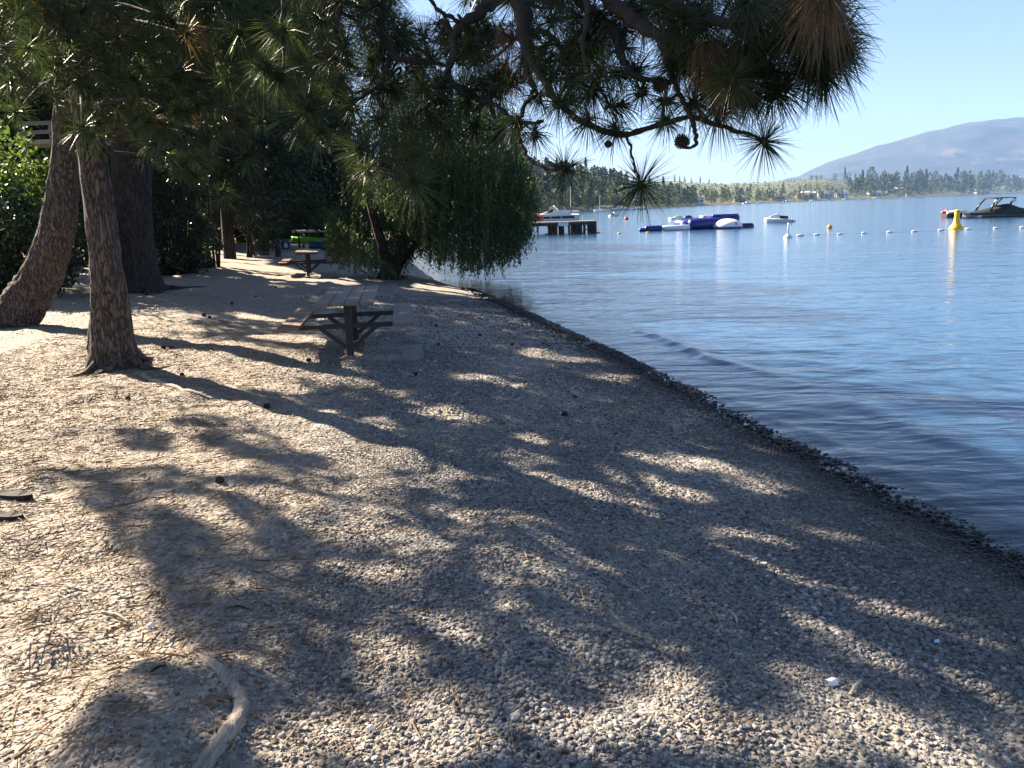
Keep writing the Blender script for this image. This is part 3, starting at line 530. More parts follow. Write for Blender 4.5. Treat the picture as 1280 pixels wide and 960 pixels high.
MB().loft([[(-1.25, -.7, 0), (-1.25, .7, 0), (-1.25, .66, .98), (-1.25, -.66, .98)], [(-1.1, -.85, -.1), (-1.1, .85, -.1), (-1.1, .8, 1.04), (-1.1, -.8, 1.04)], [(1.1, -.85, -.1), (1.1, .85, -.1), (1.1, .8, 1.12), (1.1, -.8, 1.12)], [(1.3, -.7, 0), (1.3, .7, 0), (1.3, .66, 1.06), (1.3, -.66, 1.06)]]).build('block', BLUEP, r, local=True)
MB().box((1.15, -.3, 1.16), (.12, .12, .05)).build('red_valve', REDP, r, local=True); inflate(logprof(2.2, .16), (0, -.75, 1.06)).build('top_edge', BLUEP, r, True, local=True)
r = thing('inflatable_dome', ipt(908)-np.array([0, .45, 0]), 'white domed inflatable with a blue rim in front of the platform', 'inflatable')
a_ = np.linspace(0, 1.5, 12); q = MB().lathe((0, 0, .16), np.stack([1.27*np.cos(a_), .68*np.sin(a_)], 1), 32); q.build('dome', WHV, r, True, local=True)
MB().lathe((0, 0, 0), [(1.1, -.1), (1.29, -.04), (1.31, .08), (1.26, .17)], 32).build('rim', BLUEP, r, True, local=True); MB().lathe((.35, -.92, .33), [(.02, -.3), (.2, -.2), (.26, 0), (.2, .2), (.02, .3)], 12, 'x').build('grey_patch', plain('grey_vinyl', (.30, .33, .40), .4, .1, 3), r, True, local=True)
r = thing('floating_mat', ipt(935)+np.array([0, 1., 0]), 'flat dark blue float at the right end of the inflatables', 'inflatable')
MB().loft([[(x, -.6*w_, 0), (x, .6*w_, 0), (x, .6*w_, .30*w_+.04), (x, -.6*w_, .30*w_+.04)] for x, w_ in ((-.9, .7), (-.8, .95), (.2, 1.05), (.6, .95), (.8, .6))]).build('mat', NAVYV, r, local=True); inflate(logprof(1.2, .08), (.0, -.62, .3)).build('grip_tube', BLUEP, r, True, local=True)
p = wat(850, 274.3); r = thing('pool_float', p, 'flat white and lime green float with a dark seat, behind the log', 'inflatable')
MB().loft([[(x, -.7*w_, 0), (x, .7*w_, 0), (x, .62*w_, .3), (x, -.62*w_, .3)] for x, w_ in ((-1.6, .6), (-1.4, .95), (.4, 1), (.55, .8))]).build('white_deck', WHV, r, local=True); MB().lathe((-.3, -.1, .3), [(.02, -.7), (.18, -.5), (.25, 0), (.18, .5), (.02, .7)], 14, 'x').build('green_tube', LGREEN, r, True, local=True)
MB().lathe((1.2, 0, .15), [(.05, -.7), (.32, -.5), (.42, 0), (.3, .45), (.05, .65)], 14, 'x').build('dark_seat', NAVYV, r, True, local=True)
p = wat(888, 272.5); r = thing('pool_float', p, 'low white float with a reddish edge behind the blue trampoline', 'inflatable')
MB().loft([[(x, -.9*w_, 0), (x, .9*w_, 0), (x, .8*w_, .42), (x, -.8*w_, .42)] for x, w_ in ((-1.5, .7), (-1.3, 1), (1.3, 1), (1.5, .7))]).build('raft', WHV, r, local=True); inflate(logprof(2.6, .12), (.1, -.85, .22)).build('red_edge', plain('faded_red_vinyl', (.5, .2, .18), .5, .1, 3), r, True, local=True)
# jet ski on its float
def jetski(p, label, rz=0., s=1.):
    r = thing('jet_ski', p, label, 'jet ski', None, rz)
    S = []
    for u in np.linspace(0, 1, 12):
        x = (u-.5)*2.7*s; w_ = .55*s*math.sqrt(max(.01, 1-max(0, (u-.4)/.6)**2.2)); S.append([(x, -w_, .32*s+.1*u), (x, -w_*.8, .0), (x, 0, -.12+.35*max(0, u-.7)), (x, w_*.8, .0), (x, w_, .32*s+.1*u), (x, 0, .40*s+.15*u)])
    MB().loft(S).build('hull', WHITE, r, local=True)
    MB().loft([[(-1.0*s, -.22*s, .38*s), (-1.0*s, .22*s, .38*s), (-1.0*s, .16*s, .62*s), (-1.0*s, -.16*s, .62*s)], [(-.2*s, -.22*s, .4*s), (-.2*s, .22*s, .4*s), (-.2*s, .15*s, .72*s), (-.2*s, -.15*s, .72*s)]]).build('seat', BLACKC, r, local=True)
    MB().loft([[(-.2*s, -.25*s, .4*s), (-.2*s, .25*s, .4*s), (-.1*s, .16*s, .95*s), (-.1*s, -.16*s, .95*s)], [(.9*s, -.2*s, .5*s), (.9*s, .2*s, .5*s), (.7*s, .1*s, .68*s), (.7*s, -.1*s, .68*s)]]).build('cowl', WHITE, r, local=True)
    MB().tube([(-.1*s, -.36*s, .98*s), (-.05*s, 0, .96*s), (-.1*s, .36*s, .98*s)], .035*s, 6).build('handlebar', BLACKM, r, local=True); return r
jetski(wat(972, 278.2), 'white jet ski moored in open water right of the inflatables', 2.95)
p = wat(990, 277.6); r = thing('mooring_float', p, 'small low white float just right of the jet ski', 'float'); inflate(logprof(.7, .15), (0, 0, .08)).build('float_shell', WHITE, r, True, local=True); MB().lathe((0, 0, .1), [(.16, -.05), (.16, .05)], 16, 'x').build('band', NAVYV, r, local=True)
jetski(wat(768, 270.5), 'tiny white jet ski between the dock and the red buoy', .3, .9)
# black wakeboard boat, right edge
p = wat(1247, 271.5); r = thing('wakeboard_boat', p, 'black and grey covered speedboat with a tow tower at the right edge', 'boat', None, math.pi+.06)
L = 6.8; S = []
def bsec(u):
    x = (u-.5)*L; w_ = 1.2*math.sqrt(max(.004, 1-max(0, (u-.45)/.55)**2.6)); sh_ = .40+.06*u; return x, w_, sh_
for u in np.linspace(0, 1, 18):
    x, w_, sh_ = bsec(u); k = -.25+.5*max(0, (u-.72)/.28)**2; S.append([(x, -w_, sh_), (x, -w_*.94, .16), (x, -w_*.6, -.05+max(0, k)*.5), (x, 0, k), (x, w_*.6, -.05+max(0, k)*.5), (x, w_*.94, .16), (x, w_, sh_)])
MB().loft(S).build('hull', GREYH, r, local=True)
S = []
for u in np.linspace(0, 1, 22):
    x, w_, sh_ = bsec(u); top = np.interp(u, [0, .16, .27, .33, .40, .53, .72, .9, 1], [.62, .78, .98, 1.20, 1.24, 1.08, .76, .58, .48]); w2 = w_+.02
    S.append([(x, -w2, sh_-.16), (x, -w2, sh_+.02), (x, -w2*.72, sh_+(top-sh_)*.72), (x, 0, top), (x, w2*.72, sh_+(top-sh_)*.72), (x, w2, sh_+.02), (x, w2, sh_-.16)])
MB().loft(S).build('canvas_cover', BLACKC, r, local=True)
MB().loft([[(3.3, -.2, .10), (3.3, .2, .10), (3.36, .2, .26), (3.36, -.2, .26)], [(2.2, -.98, .06), (2.2, .98, .06), (2.2, 1.01, .26), (2.2, -1.01, .26)]], ).build('white_stripe', WHITE, r, local=True)
tw = MB()
for s_ in (-1, 1):
    tw.tube([(1.5, s_*1.1, .62), (1.2, s_*1.05, 1.2), (.7, s_*.95, 1.74)], [.11, .09, .06], 8); tw.tube([(-.3, s_*1.1, .9), (-.5, s_*1.02, 1.3), (-.95, s_*.95, 1.74)], [.10, .09, .06], 8)
tw.build('tow_tower', BLACKM, r, True, local=True)
MB().loft([[(1.25, -.98, 1.70), (1.25, .98, 1.70), (1.25, .98, 1.76), (1.25, -.98, 1.76)], [(.2, -1.05, 1.76), (.2, 1.05, 1.76), (.2, 1.05, 1.85), (.2, -1.05, 1.85)], [(-1.1, -.9, 1.74), (-1.1, .9, 1.74), (-1.1, .9, 1.80), (-1.1, -.9, 1.80)]]).build('bimini_top', BLACKC, r, local=True)
for x in (.95, -.7): MB().lathe((x, 1.12, 1.5), [(.05, -.2), (.11, -.12), (.11, .18), (.02, .2)], 12, 'x').build('tower_speaker', WHITE, r, True, local=True)
# inflatable tow boat behind the yellow buoy
p = wat(1192, 272); r = thing('inflatable_raft', p, 'small red white and black towable raft behind the yellow buoy', 'raft', None, .1)
MB().loft([[(x, -.7*w_, .02), (x, .7*w_, .02), (x, .8*w_, .42), (x, -.8*w_, .42)] for x, w_ in ((-1., .6), (-.8, .95), (.7, 1), (1.05, .6))]).build('black_base', BLACKC, r, local=True)
for s_ in (-1, 1): MB().tube([(-1., s_*.45, .5), (.3, s_*.62, .52), (1.0, s_*.35, .50)], [.17, .2, .15], 10).build('side_tube', WHITE if s_ < 0 else plain('red_vinyl', (.5, .05, .05), .4, .2, 3), r, True, local=True)
MB().tube([(-.75, -.35, .62), (-.85, 0, .70), (-.75, .35, .62)], .13, 10).build('backrest', REDP, r, True, local=True); MB().box((.15, 0, .55), (.5, .3, .1)).build('seat', WHITE, r, local=True)
# dock on piles, boat on its lift and the dinghy
WOODD = plain('dark_wet_timber', (.045, .036, .030), .85, .3, 6, .01); WOODG = plain('grey_deck_boards', (.22, .20, .18), .85, .25, 5, .01, vs=(1, 6, 1))
e = wat(745, 292); kd = e[1]/FPX
dock = thing('dock', (e[0]-2.5, e[1]+1.2, 0), 'dark timber dock on piles reaching out from behind the willow', 'dock')
MB().box((-3.6, 0, 1.02), (6.15, 1.2, .05)).build('deck', WOODG, dock, local=True)
for s_ in (-1.12, 1.12): MB().box((-3.6, s_, .86), (6.1, .07, .11)).build('beam', WOODD, dock, local=True)
for i, px in enumerate((690, 695.6, 704, 715.6, 721, 726, 731, 740.6, 744)):
    for s_ in (-1.02, 1.0):
        xx = (px-745)*kd+2.5-(.1 if s_ > 0 else 0); MB().tube([(xx, s_, -1), (xx, s_, .97)], .15 if i % 3 else .11, 8).build('pile', WOODD, dock, local=True)
MB().bar(((731-745)*kd+2.5, -1.05, .35), ((740-745)*kd+2.5, -1.05, .35), .06, .09).build('brace', WOODD, dock, local=True)
MB().box(((705-745)*kd+2.5, -1.27, .86), (.42, .03, .15)).build('white_board', WHITE, dock, local=True)
MB().tube([(2.2-.6, 1., 1.05), (2.2-.6, 1., 1.5)], .04, 6).build('mooring_post', WHITE, dock, local=True)
bd = 79.; kb = bd/FPX
bl = thing('boat_lift', ((700-640)*kb, bd, 0), 'dark steel boat lift with tall posts beside the dock', 'boat lift')
for xx in (-1.7, 1.55):
    for yy in (-1.2, 1.2): MB().tube([(xx, yy, -1.5), (xx, yy, 2.25 if yy > 0 else 1.0)], .06, 8).build('post', BLACKM, bl, local=True)
for yy in (-.6, .6): MB().box((0, yy, .80), (2., .10, .06)).build('cradle_beam', BLACKM, bl, local=True)
cb = thing('cabin_cruiser', ((700-640)*kb, bd, .92), 'white motor cruiser with a black window stripe, raised on the lift', 'boat', None, math.pi)
L = 4.3; S = []
for u in np.linspace(0, 1, 16):
    x = (u-.5)*L; w_ = .8*math.sqrt(max(.01, 1-max(0, (u-.4)/.6)**2.4)); sh_ = .62+.16*u; k = -.05+.45*max(0, (u-.7)/.3)**2; S.append([(x, -w_, sh_), (x, -w_*.85, .18+k*.3), (x, 0, k), (x, w_*.85, .18+k*.3), (x, w_, sh_), (x, 0, sh_+.06)])
MB().loft(S).build('hull', WHITE, cb, local=True)
for a_, b_ in ((-1.7, -.55), (-.45, .45), (.55, 1.2)):
    for s_ in (-1, 1): MB().box(((a_+b_)/2, s_*.79, .42), ((b_-a_)/2, .03, .10)).build('window', BLACKC, cb, local=True)
MB().loft([[(-1.3, -.62, .64), (-1.3, .62, .64), (-1.0, .5, 1.05), (-1.0, -.5, 1.05)], [(1.3, -.5, .74), (1.3, .5, .74), (.3, .45, 1.15), (.3, -.45, 1.15)]]).build('cabin', WHITE, cb, local=True)
MB().loft([[(.28, -.53, .90), (.28, .53, .90), (.18, .48, 1.16), (.18, -.48, 1.16)], [(1.1, -.50, .78), (1.1, .50, .78), (.36, .46, 1.17), (.36, -.46, 1.17)]]).build('windscreen', GLASS, cb, local=True)
q = MB()
for s_ in (-.55, .55): q.tube([(-.5, s_, .7), (-.2, s_, 1.2), (.1, s_, 1.45)], .05, 6)
q.tube([(.1, -.55, 1.45), (.1, .55, 1.45)], .07, 6); q.build('radar_arch', WHITE, cb, local=True)
rd = thing('red_dinghy', ((671-640)*kb*.97, bd*.97-.2, 1.07), 'red and orange dinghy on the dock beside the willow', 'boat', None, .1)
MB().loft([[(x, -.55*w_, .42), (x, -.4*w_, .02), (x, .4*w_, .02), (x, .55*w_, .42)] for x, w_ in ((-1.0, .8), (-.4, 1), (.5, .95), (1.05, .3))]).build('hull', plain('red_orange_gelcoat', (.50, .09, .04), .4, .15, 3), rd, local=True); MB().tube([(-1., -.5, .44), (.4, -.54, .45), (1.05, 0, .5), (.4, .54, .45), (-1., .5, .44)], .07, 6).build('rub_rail', ORG, rd, local=True)
# ================================================================== PICNIC TABLES
TOPW = plain('worn_table_planks', (.145, .115, .092), .55, .25, 5, .002, vs=(9, 1, 9)); EDGEW = plain('brown_bench_planks', (.15, .088, .055), .6, .25, 5, .002, vs=(9, 1, 9)); STEEL = plain('black_painted_steel', (.014, .014, .015), .55, .2, 14)
CONC = plain('weathered_concrete', (.20, .195, .185), .9, .35, 9, .004)
zt = 1.09; A = wat(430, 378.5, zt); B = wat(444, 355.5, zt); ax = (B-A); Lt = float(np.linalg.norm(ax[:2])); ax = ax/Lt; yaw = math.atan2(-ax[0], ax[1]); Lt = min(2.45, Lt)
cen = A+ax*Lt/2; gz = float(ground_h(np.array([cen[0]]), np.array([cen[1]]))[0])
tb = thing('picnic_table', (cen[0], cen[1], gz-.01), 'nearer brown plank picnic table on a black steel frame beside a concrete slab', 'picnic table', 'picnic tables on the beach', yaw)
H = zt-gz+.01; m = MB()
for i in range(4): m.box((-.285+.19*i, 0, H-.022), (.0905, Lt/2, .022))
top = m.build('tabletop', TOPW, tb, local=True)
for s_ in (-1, 1):
    m = MB(); m.box((s_*.74, 0, .46), (.135, Lt/2-.02, .022)); m.build('bench_seat', TOPW if s_ > 0 else EDGEW, tb, local=True)
for y_ in (-Lt*.27, Lt*.27):
    MB().box((0, y_, (H-.05)/2-.06), (.046, .046, (H-.05)/2+.06)).build('post', STEEL, tb, local=True)
    MB().box((0, y_, .405), (.86, .032, .032)).build('bench_arm', STEEL, tb, local=True); MB().box((0, y_+.001, H-.07), (.36, .03, .026)).build('top_bracket', STEEL, tb, local=True)
    for s_ in (-1, 1): MB().bar((s_*.05, y_, .12), (s_*.38, y_, .385), .05, .055).build('brace', STEEL, tb, local=True)
for b_ in top, : 
    mo = b_.modifiers.new('bevel', 'BEVEL'); mo.width = .005; mo.segments = 2
c2 = copy_tree(tb); p2 = wat(386, 334, .55); p2[2] = float(ground_h(p2[:1], p2[1:2])[0]); c2.location = p2; c2.rotation_euler = (0, 0, yaw+.06); c2['label'] = 'farther picnic table half hidden behind the willow branches'
sc_ = wat(488, 428, gz+.05); sl_c = np.array([sc_[0], sc_[1], gz+.0]); m = MB(); m.box((0, 0, 0), (.40, 1.2, .075))
sb = m.build('concrete_slab', CONC, None, origin=np.zeros(3)); sb.location = (sl_c[0]+.02, sl_c[1]+.15, gz-.02); sb.rotation_euler = (0, 0, yaw); tag(sb, 'grey concrete slab half sunk in gravel beside the nearer picnic table', 'slab'); mo = sb.modifiers.new('bevel', 'BEVEL'); mo.width = .012; mo.segments = 2
# ================================================================== TREES
def px_path(pts):                           # (px, py, distance, width in photo pixels) -> points, radii
    P = np.array([at(a, b, d) for a, b, d, w_ in pts]); R_ = np.array([w_/2*d/FPX for a, b, d, w_ in pts]); return P, R_
def smooth_path(P, R_, n):
    P = np.asarray(P); s_ = np.concatenate([[0], np.cumsum(np.linalg.norm(np.diff(P, axis=0), axis=1))]); u = np.linspace(0, s_[-1], n)
    # Catmull-Rom
    out = np.zeros((n, 3)); k = np.clip(np.searchsorted(s_, u, 'right')-1, 0, len(P)-2); t_ = ((u-s_[k])/(s_[k+1]-s_[k]+1e-9))[:, None]
    T = np.gradient(P, s_, axis=0) if len(P) > 2 else np.repeat((P[1:]-P[:1])/s_[-1], 2, 0); hseg = (s_[k+1]-s_[k])[:, None]
    h00 = 2*t_**3-3*t_**2+1; h10 = t_**3-2*t_**2+t_; h01 = -2*t_**3+3*t_**2; h11 = t_**3-t_**2
    out = h00*P[k]+h10*hseg*T[k]+h01*P[k+1]+h11*hseg*T[k+1]; return out, np.interp(u, s_, R_)
def trunk(mb, pts, extend=None, n=170, seg=84, rough=.12, seed=3, ns=(13, 13, 2.0)):
    P, R_ = px_path(pts)
    if extend is not None: P = np.concatenate([P, np.array([e[:3] for e in extend])]); R_ = np.concatenate([R_, [e[3] for e in extend]])
    Q, r_ = smooth_path(P, R_, n); mb.tube(Q, r_, seg, True, 0., rough, seed, ns); return Q, r_
def roots(mb, base, r0, n, seed, L=(.5, 1.3), a0=0, a1=6.28, thick=.07):
    rg = np.random.default_rng(seed)
    for i in range(n):
        a_ = a0+(a1-a0)*(i+.5*rg.random())/n; l_ = rg.uniform(*L); pts = []
        for u in np.linspace(0, 1, 9):
            rr = r0*.55+l_*u; aa = a_+.35*math.sin(u*3+i); x_ = base[0]+rr*math.cos(aa); y_ = base[1]+rr*math.sin(aa); z_ = float(ground_h(np.array([x_]), np.array([y_]))[0])+.20*(1-u)**3-.03*u+.01; pts.append((x_, y_, z_))
        mb.tube(pts, np.linspace(thick, .012, 9), 10, True, 0., .15, seed+i, (12, 12, 12))
class Tree: pass
# -- the front pine
base = np.array([-5.02, 10.44, 0.]); base[2] = float(ground_h(base[:1], base[1:2])[0])
front = thing('pine_tree', base-np.array([0, 0, .05]), 'front pine with thick furrowed brown bark whose boughs hang over the beach', 'tree')
m = MB(); FQ, FR = trunk(m, [(146, 474, 10.44, 88), (144, 461, 10.44, 72), (142, 448, 10.44, 61), (140, 425, 10.44, 52), (138, 380, 10.42, 44), (133, 330, 10.4, 38), (124, 260, 10.35, 34), (114, 187, 10.3, 32), (103, 120, 10.25, 28), (90, 60, 10.2, 24)], [(-5.9, 10.1, 6.6, .15), (-6.1, 10, 9, .12), (-6.2, 10, 12.5, .06), (-6.2, 10, 14.5, .02)])
roots(m, base, .33, 7, 5, (.25, .7), -2.6, 1.6, .055); m.build('trunk', MAT['bark'], front, True)
# -- the curved pine behind it
base2 = wat(22, 404, .55); base2[2] = float(ground_h(base2[:1], base2[1:2])[0])
curved = thing('pine_tree', base2, 'pine with a trunk curving up from a swept base, left of the front pine', 'tree'); d2 = base2[1]
m = MB(); trunk(m, [(-16, 419, d2, 68), (0, 408, d2, 62), (20, 391, d2, 56), (41, 364, d2, 50), (58, 332, d2, 45), (70, 292, d2, 41), (78, 245, d2, 37), (83, 187, d2, 33), (85, 120, d2, 29), (86, 60, d2, 29)], [(-7.3, d2, 6.6, .18), (-7.1, d2, 10, .13), (-7, d2, 14, .06), (-7, d2, 16, .02)], seed=17)
roots(m, base2+np.array([-.3, 0, 0]), .4, 5, 15, (.3, .8), -2.8, .3, .10); m.build('trunk', MAT['bark'], curved, True)
# -- the big dark pine
base3 = wat(172, 357, .62); base3[2] = float(ground_h(base3[:1], base3[1:2])[0]); d3 = base3[1]
big = thing('pine_tree', base3, 'massive dark trunked pine standing straight in the shade of the shrubs', 'tree')
m = MB(); trunk(m, [(172, 366, d3, 74), (171, 352, d3, 60), (169, 335, d3, 52), (166, 290, d3, 47), (164, 220, d3, 44), (163, 120, d3, 42), (162, 0, d3, 40)], [(-9.8, d3, 12, .38), (-9.8, d3, 18, .2), (-9.8, d3, 22, .04)], seed=29, rough=.09, ns=(6, 6, .7))
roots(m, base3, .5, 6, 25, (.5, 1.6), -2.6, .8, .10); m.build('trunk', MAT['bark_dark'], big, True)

# ---- near boughs over the beach, each traced as a real limb 3.4 to 5.6 m out
_LB = {
 'a': [(735, -90, 4.2, 34), (764, 0, 4., 29), (790, 22, 3.9, 25), (816, 41, 3.8, 21), (850, 49, 3.75, 17), (895, 72, 3.7, 14), (945, 92, 3.6, 11), (1000, 88, 3.5, 8), (1050, 72, 3.45, 5)],
 'b': [(800, -80, 3.8, 28), (822, -20, 3.7, 25), (850, 12, 3.6, 22), (880, 24, 3.55, 19), (905, 32, 3.5, 16), (950, 45, 3.45, 12), (995, 33, 3.4, 9), (1038, 22, 3.3, 6)],
 'c': [(816, 41, 3.8, 14), (830, 62, 3.75, 13), (842, 98, 3.7, 11), (850, 116, 3.7, 10), (863, 145, 3.65, 9), (869, 166, 3.6, 7), (868, 181, 3.6, 6), (857, 184, 3.6, 5)],
 'd': [(690, -90, 4.3, 24), (722, -5, 4.15, 18), (768, 38, 4., 15), (777, 75, 3.9, 12), (791, 93, 3.85, 11), (815, 101, 3.8, 10), (843, 101, 3.75, 9)],
 'e': [(635, -90, 4.8, 40), (653, 10, 4.6, 32), (659, 62, 4.5, 23), (677, 94, 4.4, 14), (700, 131, 4.3, 12), (734, 154, 4.2, 11), (782, 169, 4.1, 10), (820, 157, 4., 9), (865, 147, 3.9, 9), (895, 157, 3.8, 8), (940, 169, 3.7, 6), (957, 176, 3.65, 4)],
 'f': [(661, 68, 4.5, 11), (658, 90, 4.5, 9), (668, 112, 4.45, 8), (656, 131, 4.4, 8), (650, 152, 4.4, 8), (655, 187, 4.3, 7), (674, 207, 4.2, 7), (692, 211, 4.15, 5)],
 'g': [(784, 169, 4.1, 5), (790, 195, 4.05, 4.5), (801, 231, 4., 4)],
 'h': [(660, -90, 5.2, 30), (616, 2, 5.1, 24), (598, 17, 5.05, 20), (578, 31, 5., 17), (567, 46, 5., 14), (566, 72, 5., 13), (561, 92, 5., 12), (574, 112, 4.9, 9), (596, 125, 4.85, 8), (616, 130, 4.8, 8), (637, 144, 4.7, 8), (655, 153, 4.6, 8), (677, 151, 4.5, 6)],
 'i': [(580, 30, 5., 8), (552, 15, 4.9, 7), (537, 0, 4.85, 6), (520, -40, 4.8, 5)],
 'j': [(568, 44, 5., 10), (560, 36, 5., 10), (552, 26, 5., 8)],
 'k': [(490, -90, 5.6, 22), (484, 0, 5.5, 17), (477, 31, 5.4, 15), (482, 53, 5.4, 13), (503, 75, 5.3, 11), (528, 77, 5.3, 8), (561, 80, 5.2, 6)],
 'l': [(489, 62, 5.4, 11), (478, 103, 5.3, 9), (473, 118, 5.25, 8), (481, 140, 5.2, 7), (484, 158, 5.2, 6), (472, 181, 5.1, 5), (457, 196, 5., 4)],
 'm': [(478, 103, 5.3, 8), (456, 119, 5.2, 6), (430, 132, 5.1, 5), (392, 141, 5., 4)],
 'n': [(360, -90, 5.7, 14), (357, -10, 5.5, 9), (352, 40, 5.4, 7), (356, 72, 5.3, 5), (350, 95, 5.2, 4)],
 'o': [(440, -90, 5.6, 14), (428, 0, 5.4, 9), (418, 40, 5.3, 7), (430, 58, 5.2, 5)],
 'p': [(481, 140, 5.2, 6), (495, 175, 5.1, 5), (512, 205, 5., 5), (520, 232, 4.95, 4)],
 'q': [(566, 78, 5., 7), (545, 120, 4.95, 6), (520, 142, 4.9, 5), (505, 150, 4.9, 4)],
 'r': [(850, 49, 3.75, 9), (872, 88, 3.7, 8), (905, 118, 3.65, 7), (940, 128, 3.6, 5), (985, 110, 3.55, 4)],
 's': [(720, -60, 4., 14), (735, 20, 3.95, 11), (728, 60, 3.9, 9), (740, 95, 3.9, 7), (757, 122, 3.85, 5)],
 't': [(655, 40, 4.6, 10), (680, 40, 4.5, 9), (700, 60, 4.4, 8), (712, 95, 4.3, 6), (708, 125, 4.3, 4)]}
bough = np.array([FQ[np.argmin(abs(FQ[:, 2]-6.4))], (-4.2, 9.1, 6.9), (-2.4, 7.2, 6.3), (-.9, 5.9, 5.4), (.2, 5., 4.6), (.8, 4.3, 4.05)]); BQ, BR = smooth_path(bough, np.array([.13, .12, .11, .10, .08, .05]), 60)
bough2 = np.array([BQ[22], (-2.4, 6.4, 5.9), (-1.9, 5.9, 5.2), (-1.1, 5.6, 4.8)]); B2, BR2 = smooth_path(bough2, np.array([.09, .08, .07, .05]), 24)
mbb = MB().tube(BQ, BR, 16, True, 0., .12, 3, (8, 8, 8)); mbb.tube(B2, BR2, 14, True, 0., .12, 3, (8, 8, 8))
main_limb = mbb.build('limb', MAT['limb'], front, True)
BALL = np.concatenate([BQ, B2]); LIMB = {}; LS = []
for key, pts in _LB.items():
    P, R_ = px_path(pts); R_ = R_*.72
    if pts[0][1] < -50:
        k = np.argmin(np.linalg.norm(BALL-P[0]-np.array([-.3, .3, .3]), axis=1)); P = np.concatenate([[BALL[k], (BALL[k]*.45+P[0]*.55)+np.array([0, 0, .12])], P]); R_ = np.concatenate([[R_[0]*1.15, R_[0]*1.05], R_])
    Q, r_ = smooth_path(P, R_, 14*len(P)); jit = np.stack([n2(np.arange(len(Q))*1., np.full(len(Q), ord(key)*7.), .35, 71+q) for q in range(3)], 1)*.012; Q = Q+jit
    mb = MB().tube(Q, r_*(1+.12*np.sin(np.arange(len(Q))*1.1)), 10, True, 0., .18, ord(key), (30, 30, 30)); LIMB[key] = [mb, Q, MB()]
    px, py, dd = project(Q); LS += [(key, i, px[i], py[i]) for i in range(len(Q)) if py[i] > -60]
LSx = np.array([(a_[2], a_[3]) for a_ in LS])
TUFT = [(1045, 70, 48, 0), (1030, 102, 40, 0), (1000, 60, 48, 0), (985, 108, 44, 0), (960, 85, 48, 0), (940, 122, 44, 0), (915, 100, 46, 0), (905, 60, 44, 0), (935, 40, 44, 0), (970, 20, 44, 0), (1010, 20, 48, 0), (1058, 42, 40, 0), (880, 90, 40, 0), (870, 130, 36, 0), (900, 140, 38, 0), (956, 178, 40, 0), (850, 30, 38, 0), (880, 10, 40, 0), (1000, -12, 48, 0), (940, 0, 44, 0), (1048, 2, 44, 0), (1010, 85, 44, 0), (1062, 62, 34, 0), (925, 75, 44, 0), (890, 115, 40, 0),
 (965, 110, 42, 0), (1020, 50, 44, 0), (985, 40, 40, 0), (948, 65, 44, 0), (1036, 4, 66, 1), (905, 92, 44, 1), (875, 82, 38, 1), (893, 72, 40, 1),
 (801, 233, 47, 0), (706, 213, 37, 0), (690, 95, 38, 0), (715, 60, 42, 0), (740, 115, 40, 0), (756, 92, 38, 0), (720, 20, 42, 0), (778, 130, 34, 0), (802, 116, 30, 0), (700, 130, 38, 0), (752, 24, 42, 0), (690, 25, 40, 0), (735, 146, 32, 0), (850, 84, 34, 0), (830, 152, 28, 0), (768, 160, 30, 0), (725, 95, 40, 0), (748, 62, 36, 0), (790, 0, 40, 0), (832, 125, 28, 0), (862, 60, 38, 0), (826, 12, 38, 0), (680, 60, 34, 0), (668, 170, 30, 0), (646, 150, 32, 0), (655, 75, 30, 1), (640, 45, 30, 1), (700, -10, 42, 0), (835, 60, 26, 0), (715, 125, 34, 0), (672, 120, 30, 0),
 (380, 140, 50, 0), (355, 42, 42, 0), (432, 50, 46, 0), (395, 22, 40, 0), (452, 184, 44, 0), (517, 233, 47, 0), (500, 42, 40, 0), (534, 62, 38, 0), (508, 152, 42, 0), (480, 212, 38, 0), (545, 108, 36, 0), (592, 58, 36, 0), (600, 100, 32, 0), (612, 40, 34, 0), (582, 135, 36, 0), (540, 150, 36, 0), (562, 170, 34, 0), (420, 110, 40, 0), (440, 132, 38, 0), (462, 72, 38, 0), (410, 78, 40, 0), (330, 82, 40, 0), (622, 92, 28, 0), (638, 105, 30, 0), (500, 118, 36, 0), (470, 5, 42, 0), (440, 0, 44, 0), (380, -8, 44, 0), (600, -14, 40, 0), (470, 32, 38, 0), (350, 97, 36, 0), (640, 0, 40, 0), (620, 165, 30, 0), (590, 165, 32, 0), (520, 190, 36, 0), (470, 150, 36, 0), (400, 170, 36, 0), (570, 62, 30, 0), (555, 130, 34, 0), (460, 215, 34, 0), (530, 110, 34, 0)]
SUNT = []
